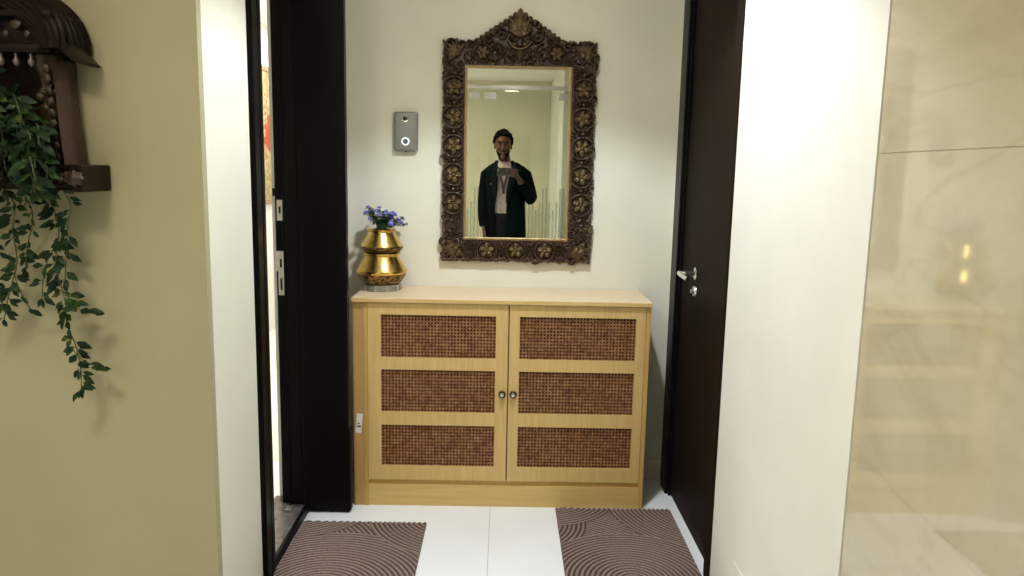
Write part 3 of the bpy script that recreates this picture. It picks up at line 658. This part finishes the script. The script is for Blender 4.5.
obj('cornice_carving',bm,M['carve_g'],co)
for k in range(15):                                                     # pendants under the cornice
    x=jx-.245+k*.035; bm=bmesh.new(); add_lathe(bm,[(.0,0),(.004,-.002),(.003,-.010),(.007,-.016),(.008,-.022),(.005,-.029),(.0,-.033)],(x,1.875,1.656),10); obj('pendant',bm,M['bead'],jh)
# bent ribbed eave with ends that curl down, one half each side
OUT=[(0,1.875),(.10,1.862),(.200,1.822),(.255,1.795),(.300,1.755),(.322,1.705),(.322,1.668)]
INN=[(0,1.790),(.12,1.775),(.195,1.750),(.230,1.730),(.258,1.708),(.270,1.682),(.274,1.660)]
for s in (-1,1):
    bm=bmesh.new()
    for k in range(7):
        t=k/6; pts=[]
        for (a,b),(c,d) in zip(OUT,INN): pts.append((jx+s*(a+(c-a)*t),1.885-.035*math.sin(PI*(.15+.7*t)),b+(d-b)*t))
        Q=[]
        P=[Vector(p) for p in pts]
        for i in range(len(P)-1):
            for q in range(4): u=q/4; a=P[max(i-1,0)];b=P[i];c=P[i+1];d=P[min(i+2,len(P)-1)]; Q.append(.5*((2*b)+(c-a)*u+(2*a-5*b+4*c-d)*u*u+(3*b-a-3*c+d)*u**3))
        Q.append(P[-1]); add_tube(bm,Q,[(.0085,.0085)]*len(Q),6)
    for yy in (1.905,1.93,1.955,1.985):
        P=[Vector((jx+s*(a*.985),yy,b-.003)) for a,b in OUT]; Q=[]
        for i in range(len(P)-1):
            for q in range(4): u=q/4; a=P[max(i-1,0)];b=P[i];c=P[i+1];d=P[min(i+2,len(P)-1)]; Q.append(.5*((2*b)+(c-a)*u+(2*a-5*b+4*c-d)*u*u+(3*b-a-3*c+d)*u**3))
        Q.append(P[-1]); add_tube(bm,Q,[.0125]*len(Q),8)
    SO=[(a*.965,b-.006) for a,b in OUT]
    for (a,b),(c,d),(e,f),(g,h) in zip(SO,SO[1:],INN,INN[1:]):
        vs=[bm.verts.new((jx+s*x,y,z)) for x,z in ((a,b),(c,d),(g,h),(e,f)) for y in (1.872,1.998)]
        for q in ((0,2,4,6),(1,7,5,3),(0,1,3,2),(4,5,7,6)): bm.faces.new([vs[x] for x in q])
        if (c,d)==SO[-1]: bm.faces.new([vs[x] for x in (2,3,5,4)])
    rl=obj('ribbed_eave',bm,M['carve'],jh,ang=50)
    bm=bmesh.new()
    for k in range(14):
        t=k/13; x=.03+.27*t; z=1.885-.36*max(0,t-.50)**1.5-.058*t; add_ball(bm,(jx+s*x,1.868,z+.006),.0075,1,(1,.8,1.3))
    obj('eave_beading',bm,M['carve_g'],rl)
bm=bmesh.new(); add_lathe(bm,[(.0,0),(.105,0),(.115,.03),(.105,.07),(.08,.105),(.045,.13),(.030,.145),(.042,.16),(.020,.19),(.0,.215)],(jx,1.998,1.84),40,ribs=(.03,20))
for v_ in bm.verts: v_.co.y=min(v_.co.y,1.998)
obj('dome',bm,M['carve'],jh)
for s in (-1,1):                                                       # scrolled finial sprays between dome and lobes
    bm=bmesh.new()
    for q in range(3):
        pts=[(jx+s*(.17+.02*q+.035*math.cos(t*.5+q)),1.885,1.835+.02*q+.006*t) for t in range(9)]
        add_tube(bm,pts,[.009-.0007*t for t in range(9)],6)
    for q in range(5): add_ball(bm,(jx+s*(.15+.022*q),1.88,1.86-.008*q),.012,1,(1,.6,1.2))
    obj('finial_spray',bm,M['carve_g'],jh)

# ---------------------------------------------------------------- trailing plant
pl=thing('trailing_plant','artificial trailing plant with small green leaves spilling over the ledge of the carving','plant',(-1.25,1.90,1.396))
bm=bmesh.new(); add_lathe(bm,[(.0,0),(.045,0),(.060,.07),(.064,.085),(.058,.085),(.050,.07),(.0,.065)],(-1.27,1.90,1.396),24); obj('pot',bm,M['pot'],pl)
r4=random.Random(5); bm=bmesh.new(); bl=bmesh.new()
def spray(pts,dens,ll,seed,jit=.010,yj=.02):
    r=random.Random(seed); P=[Vector(p)+V(r.uniform(-.003,.003),r.uniform(-yj,yj*.3),0) for p in pts]
    # smooth polyline
    Q=[]
    for i in range(len(P)-1):
        for k in range(5): t=k/5; a=P[max(i-1,0)];b=P[i];c=P[i+1];d=P[min(i+2,len(P)-1)]; Q.append(.5*((2*b)+(c-a)*t+(2*a-5*b+4*c-d)*t*t+(3*b-a-3*c+d)*t**3))
    Q.append(P[-1]); add_tube(bm,Q,[.0014]*len(Q),5)
    tot=0
    for a,b in zip(Q,Q[1:]):
        tot+=(b-a).length*dens*.85
        while tot>1:
            tot-=1; p=a.lerp(b,r.random()); tg_=(b-a).normalized(); ang=r.uniform(0,2*PI)
            side=V(math.cos(ang),math.sin(ang)*.6-.25,r.uniform(-.3,.35)); d=(tg_*r.uniform(.2,1.)+side*1.1)
            L_=1.28*ll*r.uniform(.65,1.25); st=p+d.normalized()*.006; add_tube(bm,[p,st],.0007,4); leafquad(bl,st,d,V(r.uniform(-.5,.5),-1,r.uniform(-.2,.9)),L_,L_*.50,.22,r.uniform(.0,.35))
    for k in range(2): leafquad(bl,Q[-1],(Q[-1]-Q[-3])+V(r.uniform(-.01,.01),0,0),V(0,-1,.2),ll,ll*.5)
# main long strands
spray([(-1.17,1.88,1.47),(-1.135,1.84,1.42),(-1.139,1.93,1.32),(-1.126,1.93,1.233),(-1.124,1.93,1.152),(-1.118,1.93,1.054),(-1.110,1.93,.995),(-1.102,1.93,.940),(-1.094,1.93,.88),(-1.086,1.93,.825)],150,.026,1)
spray([(-1.16,1.88,1.46),(-1.10,1.85,1.40),(-1.090,1.92,1.31),(-1.096,1.93,1.24),(-1.108,1.93,1.17),(-1.115,1.94,1.10)],105,.026,2)
spray([(-1.12,1.93,1.08),(-1.100,1.93,1.050),(-1.070,1.92,1.035),(-1.042,1.92,1.024)],90,.027,3)
spray([(-1.10,1.93,.93),(-1.075,1.93,.90),(-1.045,1.93,.885),(-1.035,1.92,.88)],70,.023,4)
spray([(-1.25,1.86,1.45),(-1.235,1.85,1.38),(-1.236,1.93,1.30),(-1.232,1.93,1.231),(-1.236,1.93,1.149),(-1.251,1.93,1.077),(-1.270,1.93,1.005)],170,.024,5)
spray([(-1.20,1.86,1.45),(-1.185,1.85,1.38),(-1.189,1.93,1.30),(-1.189,1.93,1.25),(-1.205,1.93,1.19),(-1.215,1.93,1.13)],130,.023,6)
spray([(-1.28,1.86,1.45),(-1.285,1.85,1.38),(-1.29,1.93,1.28),(-1.275,1.93,1.18),(-1.285,1.93,1.10),(-1.265,1.93,1.04)],170,.024,7)
spray([(-1.30,1.86,1.45),(-1.335,1.85,1.36),(-1.34,1.93,1.25),(-1.33,1.93,1.12),(-1.345,1.93,1.0)],150,.024,8)
spray([(-1.13,1.93,1.19),(-1.155,1.93,1.16),(-1.165,1.93,1.11),(-1.17,1.93,1.06)],85,.026,9)
spray([(-1.24,1.93,1.12),(-1.225,1.93,1.08),(-1.215,1.93,1.03)],90,.020,10)
# bushy mass on the ledge
for k in range(58):
    t=k/58; x0=-1.27+r4.uniform(-.05,.05); x1=r4.uniform(-1.40,-1.085); z1=r4.uniform(1.40,1.60) if x1<-1.13 else r4.uniform(1.38,1.55); y1=r4.uniform(1.78,1.86)
    if z1>1.55 and x1>-1.17: z1-=.06
    spray([(x0,1.89,1.47),((x0+x1)/2,1.87,max(1.50,z1+.02)),(x1,y1,z1),(x1+.012,y1-.005,z1-.05)],85,.029,20+k,yj=.01)
obj('stems',bm,M['stem'],pl); o=obj('foliage',bl,M['vine'],pl)

# ---------------------------------------------------------------- glass partition behind the photographer
gd=tag(thing('glass_door','frameless glass door with metal header rail, seen in the mirror behind the man','glass door',(0,-.9,0)))
box('header_rail',M['steel'],gd,-2.6,.70,-.925,-.875,2.195,2.235,bev=.004)
bm=bmesh.new(); add_box(bm,-1.24,-.252,-.906,-.894,.01,2.19); obj('fixed_pane',bm,M['glass'],gd,sm=False)
bm=bmesh.new(); add_box(bm,-.248,.64,-.906,-.894,.01,2.19); gl=obj('swing_pane',bm,M['glass'],gd,sm=False)
for a,b in ((-.375,-.265),(-.225,-.105),(.50,.615)): box('patch_fitting',M['steel'],gd,a,b,-.915,-.885,2.10,2.168,bev=.003)
bm=bmesh.new(); add_ball(bm,(-.10,-.93,2.215),.022,2); obj('highlight_ball',bm,M['chrome'],gd)  # added chrome ball that stands for a round highlight on the rail
bm=bmesh.new()
x=-1.2
while x<.62:
    if abs(x+.25)>.02: add_box(bm,x,x+.015,-.8935,-.8928,.05,1.15+.12*math.sin(x*37))
    x+=.034
obj('frosted_stripes',bm,M['frost'],gd,sm=False)
sw=box('switch_plate',M['paper'],None,.405,.455,-1.596-.012,-1.600+.012,1.72,1.80,bev=.002)
bpy.data.objects.remove(sw)

# ---------------------------------------------------------------- ceiling lamps (out of frame)
def downlight(name,x,y,label,r=.075):
    t=thing(name,label,'ceiling light',(x,y,CZ-.02),'round ceiling lamps')
    bm=bmesh.new(); add_lathe(bm,[(r*.86,0),(r*1.15,0),(r*1.15,.012),(r,.0195),(r*.86,.0195)],(x,y,CZ-.02),32); obj('lamp_ring',bm,M['trimw'],t)
    bm=bmesh.new(); add_lathe(bm,[(.0,.008),(r*.85,.008),(r*.85,.012),(.0,.012)],(x,y,CZ-.02),32); obj('diffuser',bm,M['lamp'],t)
    return t
LX,LY=.06,2.22
downlight('ceiling_lamp',LX,LY,'round ceiling lamp over the door mats, above the frame')
downlight('ceiling_lamp',-.9,.4,'round ceiling lamp in the lobby behind the photographer')
def light(name,kind,loc,energy,col,rot=(0,0,0),**k):
    l=bpy.data.lights.new(name,kind); l.energy=energy; l.color=col
    for a,v in k.items(): setattr(l,a,v)
    o=bpy.data.objects.new(name,l); COL.objects.link(o); o.location=loc; o.rotation_euler=rot; return o
light('spot_lamp','SPOT',(LX,LY,CZ-.03),120,(.83,.92,1),spot_size=math.radians(112),spot_blend=.30,shadow_soft_size=.05)
light('lobby_lamp','AREA',(-.9,.4,CZ-.04),26,(1,.90,.68),shape='DISK',size=.5)
light('warm_fill','AREA',(LX,LY,CZ-.05),9,(1,.93,.76),shape='DISK',size=.2)  # added warm fill at the ceiling lamp, brightens the upper walls
light('lobby_back_lamp','AREA',(-1.6,-2.0,CZ-.03),40,(1,.94,.78),shape='DISK',size=.6)
light('side_room_window_fill','AREA',(-1.45,5.2,CZ-.03),75,(1,.99,.96),shape='RECTANGLE',size=.7,size_y=4.)  # unseen overhead area light standing in for window light
w=bpy.data.worlds.new('world'); scn.world=w; w.use_nodes=True; w.node_tree.nodes['Background'].inputs[0].default_value=(.9,.95,1,1); w.node_tree.nodes['Background'].inputs[1].default_value=.2
# ---------------------------------------------------------------- the photographer, seen in the mirror
HX=-.030
pe=thing('person','man in a black jacket and white shirt taking a photo, seen in the mirror','person',(0,-.32,0))
def loft(bm,rings,n=28,cap=True):
    R_=[]
    for (x,y,z,rx,ry) in rings: R_.append([bm.verts.new((x+rx*math.cos(2*PI*k/n),y+ry*math.sin(2*PI*k/n),z)) for k in range(n)])
    for a,b in zip(R_,R_[1:]):
        for k in range(n): bm.faces.new((a[k],a[(k+1)%n],b[(k+1)%n],b[k]))
    bm.faces.new(R_[0][::-1]); bm.faces.new(R_[-1])
bm=bmesh.new(); TY=-.33
loft(bm,[(0,TY,.84,.150,.105),(0,TY,.95,.155,.105),(0,TY,1.06,.140,.095),(0,TY,1.20,.160,.108),(0,TY,1.33,.170,.108),(0,TY,1.42,.155,.088),(-.005,TY+.005,1.465,.085,.068),(-.012,TY+.012,1.49,.057,.057),(-.022,TY+.028,1.55,.053,.055),(-.028,TY+.035,1.60,.050,.055)])
add_ball(bm,(HX,-.285,1.655),1,3,(.074,.094,.092)); add_ball(bm,(HX,-.262,1.585),1,3,(.056,.070,.072)); add_ball(bm,(HX,-.205,1.530),1,2,(.026,.022,.020))
add_tube(bm,[(HX,-.196,1.650),(HX,-.186,1.625),(HX,-.176,1.604),(HX,-.190,1.594)],[.009,.011,.014,.010],8); add_ball(bm,(HX,-.190,1.602),.013,1,(1.5,.7,.7))
add_ball(bm,(HX,-.198,1.663),1,2,(.052,.012,.009)); add_ball(bm,(HX,-.196,1.571),1,2,(.024,.010,.006)); add_ball(bm,(HX,-.195,1.561),1,2,(.021,.011,.007))
for s in (-1,1): add_ball(bm,(HX+s*.074,-.280,1.628),1,2,(.011,.018,.030)); add_ball(bm,(HX+s*.036,-.218,1.610),.024,2)
for s in (-1,1): add_tube(bm,[(s*.085,TY,.92),(s*.092,TY+.01,.72),(s*.098,TY+.02,.50),(s*.104,TY,.30),(s*.108,TY-.01,.10),(s*.110,TY+.03,.05)],[.085,.080,.056,.055,.038,.036],14)
add_tube(bm,[(-.11,TY,1.405),(-.165,TY,1.380),(-.190,TY-.01,1.25),(-.200,TY-.01,1.13),(-.200,TY+.035,1.00),(-.195,TY+.07,.90)],[.055,.053,.045,.040,.036,.026],12)
add_tube(bm,[(.11,TY,1.405),(.165,TY,1.380),(.210,TY+.005,1.26),(.238,TY+.02,1.160),(.190,TY+.12,1.235),(.125,-.105,1.325)],[.055,.053,.045,.040,.037,.027],12)
# right hand closed round the end of the phone
add_tube(bm,[(.125,-.105,1.325),(.108,-.072,1.352),(.092,-.045,1.378),(.086,-.034,1.398)],[(.027,.019),(.036,.017),(.040,.015),(.034,.012)],12,V(-.3,0,1))
for i,zz in enumerate((1.4175,1.3985,1.3795,1.3615)):
    add_tube(bm,[(.088,-.040,zz),(.101,-.020,zz),(.092,-.003,zz),(.070,.0005,zz-.001),(.046-(.006,0,-.004,-.012)[i],-.002,zz-.003)],[.0085,.0082,.0080,.0075,.0062],8)
add_tube(bm,[(.105,-.070,1.372),(.085,-.058,1.392),(.062,-.043,1.402),(.040,-.037,1.406)],[.011,.0105,.009,.0075],8)
# left hand hanging relaxed
add_tube(bm,[(-0.195,TY+.07,.90),(-0.191,TY+.085,.865),(-0.187,TY+.098,.825),(-0.185,TY+.104,.805)],[(.024,.018),(.034,.015),(.040,.014),(.036,.012)],12,V(0,1,.2))
for i,dy in enumerate((.032,.011,-.010,-.030)):
    l=(.92,1.,.95,.75)[i]; add_tube(bm,[(-0.185,TY+.102+dy,.812),(-0.183,TY+.110+dy,.812-.035*l),(-0.176,TY+.112+dy,.812-.060*l),(-0.165,TY+.108+dy,.812-.080*l)],[.0082,.008,.0075,.006],8)
add_tube(bm,[(-0.187,TY+.112,.865),(-0.177,TY+.142,.835),(-0.171,TY+.150,.808),(-0.167,TY+.148,.785)],[.011,.0105,.009,.0075],8)
body=obj('body',bm,M['skin'],pe); remesh(body,.0045,2)
for s in (-1,1):
    bm=bmesh.new(); add_ball(bm,(HX+s*.030,-.2055,1.640),.0110,2,(1,1,.7)); e=obj('eye',bm,M['eyew'],pe)
    bm=bmesh.new(); add_ball(bm,(HX+s*.030,-.1950,1.637),.0055,2,(1,.6,1)); obj('iris',bm,M['hair'],e)
    bm=bmesh.new(); add_tube(bm,[(HX+s*.012,-.186,1.662),(HX+s*.032,-.188,1.668),(HX+s*.052,-.200,1.660)],[.004,.005,.003],6); obj('eyebrow',bm,M['hair'],pe)
bm=bmesh.new(); r5=random.Random(2)
for k in range(230):
    a=r5.uniform(0,2*PI); e=r5.uniform(-.15,PI/2); x=math.cos(a)*math.cos(e); y=math.sin(a)*math.cos(e); z=math.sin(e)
    if y>.30 and z<.50: continue
    add_ball(bm,(HX+x*.078,-.292+y*.090,1.668+z*.088+ (.012 if y>0 else 0)*z),.017+r5.uniform(0,.007),1)
for k in range(40): add_ball(bm,(HX+r5.uniform(-.05,.055),-.225+r5.uniform(-.04,.018),1.742+r5.uniform(-.012,.008)),.015,1)
ha=obj('hair',bm,M['hair'],pe); remesh(ha,.006,1)
bm=bmesh.new()
for k in range(25):
    a=PI*k/24; x=math.cos(a); y=math.sin(a)
    for q in range(4): add_ball(bm,(HX+x*(.056-.007*q),-.268+y*(.060-.004*q),1.590-.016*q-.028*y),.012,1)
for s in (-1,0,1): add_ball(bm,(HX+s*.018,-.188,1.583-abs(s)*.006),.008,1,(1.6,.6,.7))
be=obj('beard',bm,M['hair'],pe); remesh(be,.006,2)
# shirt
bm=bmesh.new(); loft(bm,[(0,TY,.93,.165,.118),(0,TY,1.06,.152,.108),(0,TY,1.20,.172,.121),(0,TY,1.33,.181,.121),(0,TY,1.42,.165,.100),(-.004,TY+.004,1.462,.095,.078),(-.012,TY+.012,1.492,.066,.066)]); sh_=obj('shirt',bm,M['shirt'],pe)
bm=bmesh.new()
for s in (-1,1):
    pts=[(HX+.012+s*.003,TY+.100,1.452),(HX+.015+s*.052,TY+.066,1.508),(HX+.015+s*.060,TY+.088,1.455),(HX+.012+s*.032,TY+.108,1.418)]
    vs=[bm.verts.new(p) for p in pts]; vb=[bm.verts.new((p[0],p[1]+.006,p[2])) for p in pts]; bm.faces.new(vs); bm.faces.new(vb[::-1])
    for k in range(4): bm.faces.new((vs[k],vs[(k+1)%4],vb[(k+1)%4],vb[k]))
obj('collar',bm,M['shirt'],sh_,sm=False)
bm=bmesh.new(); add_box(bm,-.0015,.0015,0,.003,0,.1)
bm.free(); bm=bmesh.new()
for k,z in enumerate((1.40,1.33,1.26,1.19,1.12,1.05)):
    bm=bmesh.new(); add_ball(bm,(-.045,TY+.121+(.0 if z<1.38 else -.012)-(.010 if z<1.15 else 0),z),.006,1,(1,.4,1)); obj('button',bm,M['lapel'],sh_)
bm=bmesh.new(); add_tube(bm,[(HX-.045,TY+.080,1.475),(-.062,TY+.112,1.42),(-.040,TY+.130,1.33),(-.022,TY+.131,1.24)],[(.009,.0015)]*4,6,V(1,0,0)); add_tube(bm,[(HX+.060,TY+.080,1.470),(.020,TY+.118,1.41),(-.002,TY+.131,1.33),(-.020,TY+.131,1.24)],[(.009,.0015)]*4,6,V(1,0,0)); add_box(bm,-.033,-.010,TY+.126,TY+.134,1.205,1.24,bev=.002)
obj('lanyard',bm,M['strap'],pe)
# jacket: open front shell, sleeves, lapels
rings=[(.80,.188,.150,-34,2),(.90,.184,.142,-31,1),(1.02,.173,.132,-32,2),(1.12,.170,.132,-32,3),(1.24,.178,.142,-30,6),(1.34,.184,.142,-27,10),(1.41,.186,.122,-28,20),(1.450,.155,.100,-40,34),(1.488,.088,.082,-60,60)]
bm=bmesh.new(); RR=[]; n=44
for z,rx,ry,a0,a1 in rings:
    A0=math.radians(90-a1+360*0); A1=math.radians(90-a0)  # leave the sector a0..a1 (from +Y towards +X) open
    ring=[]
    for k in range(n+1):
        a=A1+(2*PI-(A1-A0))*k/n; w_=1+.012*math.sin(9*a+z*20)
        ring.append(bm.verts.new((rx*w_*math.cos(a),TY+ry*w_*math.sin(a),z)))
    RR.append(ring)
for a,b in zip(RR,RR[1:]):
    for k in range(n): bm.faces.new((a[k],a[k+1],b[k+1],b[k]))
jk=obj('jacket',bm,M['jacket'],pe); s_=jk.modifiers.new('cloth','SOLIDIFY'); s_.thickness=.010; s_.offset=1
s_=jk.modifiers.new('round','SUBSURF'); s_.levels=1; s_.render_levels=1
bm=bmesh.new(); add_tube(bm,[(-.08,TY,1.405),(-.135,TY,1.405),(-.175,TY,1.375),(-.193,TY-.01,1.25),(-.204,TY-.01,1.13),(-.203,TY+.03,1.00),(-.197,TY+.062,.905)],[.050,.060,.061,.056,.053,.049,.041],18)
o=obj('sleeve',bm,M['jacket'],jk); remesh(o,.008,3)
bm=bmesh.new(); add_tube(bm,[(.08,TY,1.405),(.135,TY,1.405),(.178,TY,1.375),(.216,TY+.005,1.26),(.242,TY+.018,1.170),(.232,TY+.055,1.152),(.190,TY+.12,1.228),(.136,TY+.205,1.308)],[.050,.060,.061,.056,.053,.052,.048,.040],18)
o=obj('sleeve',bm,M['jacket'],jk); remesh(o,.008,3)
for s,pts in ((-1,[(HX-.055,TY+.055,1.500),(-.088,TY+.104,1.435),(-.105,TY+.140,1.33),(-.098,TY+.146,1.22),(-.094,TY+.135,1.12)]),(1,[(HX+.085,TY+.050,1.500),(.075,TY+.110,1.435),(.058,TY+.150,1.33),(.026,TY+.152,1.22),(.008,TY+.140,1.12)])):
    bm=bmesh.new(); add_tube(bm,pts,[(.016,.004),(.026,.004),(.034,.004),(.022,.004),(.006,.003)],8,V(1,0,0)); obj('lapel',bm,M['lapel'],jk)
bm=bmesh.new(); add_box(bm,-.140,-.112,TY+.118,TY+.126,1.288,1.294,bev=.001); bmesh.ops.rotate(bm,cent=(-.125,TY+.12,1.29),matrix=Matrix.Rotation(.35,3,'Z'),verts=bm.verts); obj('pocket_square',bm,M['shirt'],jk,sm=False)
# trousers and shoes
bm=bmesh.new(); loft(bm,[(0,TY,.80,.172,.125),(0,TY,.90,.172,.122),(0,TY,1.03,.160,.114)])
for s in (-1,1): add_tube(bm,[(s*.085,TY,.88),(s*.092,TY+.01,.72),(s*.098,TY+.015,.50),(s*.104,TY,.30),(s*.108,TY-.01,.07)],[.100,.094,.078,.070,.066],16)
o=obj('trousers',bm,M['trouser'],pe); remesh(o,.009,3)
for s in (-1,1):
    bm=bmesh.new(); add_tube(bm,[(s*.106,TY-.075,.045),(s*.108,TY-.02,.052),(s*.112,TY+.06,.045),(s*.118,TY+.14,.034),(s*.120,TY+.19,.028)],[(.030,.040),(.038,.048),(.044,.042),(.044,.030),(.022,.020)],14,V(1,0,0)); add_box(bm,s*.114-.042,s*.114+.042,TY-.095,TY+.205,.0,.018,bev=.012)
    sh2=obj('shoe',bm,M['shoe'],pe); remesh(sh2,.006,2)
# phone, held level with the lens that took this view
ph=thing('phone','grey phone held sideways in the right hand of the man in the mirror','phone',(0,-.018,1.4))
tl=Matrix.Translation((0,-.020,1.4))@Matrix.Rotation(math.radians(-8.7),4,'X')
def pobj(name,bm,mat,par=ph,sm=True):
    bmesh.ops.transform(bm,matrix=tl,verts=bm.verts); return obj(name,bm,mat,par,sm=sm)
bm=bmesh.new(); add_box(bm,-.078,.080,-.0045,.0045,-.037,.037,bev=.0035,seg=3); pobj('phone_body',bm,M['phone'])
bm=bmesh.new(); add_box(bm,-.075,.077,-.0052,-.0046,-.034,.034); pobj('screen',bm,M['lens'],sm=False)
bm=bmesh.new(); add_box(bm,-.020,.018,.0046,.0075,-.018,.018,bev=.001); cmh=pobj('camera_island',bm,M['phone'],sm=False)
bm=bmesh.new(); add_lathe(bm,[(.0,.0076),(.008,.0076),(.008,.0092),(.006,.0095),(.0,.0090)],(0,0,0),20,'Y'); pobj('camera_lens',bm,M['lens'],cmh)

# ---------------------------------------------------------------- camera
cd=bpy.data.cameras.new('camera'); cam=bpy.data.objects.new('camera',cd); COL.objects.link(cam)
cd.sensor_width=36; cd.lens=36*762/1024; cd.clip_start=.02; cd.clip_end=50
Yc=Vector((506-512,172-288,762)).normalized(); dn=Vector((-102.,5012,762)).normalized(); dn=(dn-Yc*dn.dot(Yc)).normalized(); Xc=dn.cross(Yc)
rows=[Xc,Yc,-dn]
right=Vector([r.x for r in rows]); down=Vector([r.y for r in rows]); fwd=Vector([r.z for r in rows])
mt=Matrix.Identity(4)
for i in range(3): mt[i][0]=right[i]; mt[i][1]=-down[i]; mt[i][2]=-fwd[i]
mt.translation=(0,0,1.4); cam.matrix_world=mt; scn.camera=cam
scn.view_settings.view_transform='Standard'; scn.view_settings.look='None'; scn.view_settings.gamma=1; scn.view_settings.use_curve_mapping=False
scn.view_settings.exposure=0.0
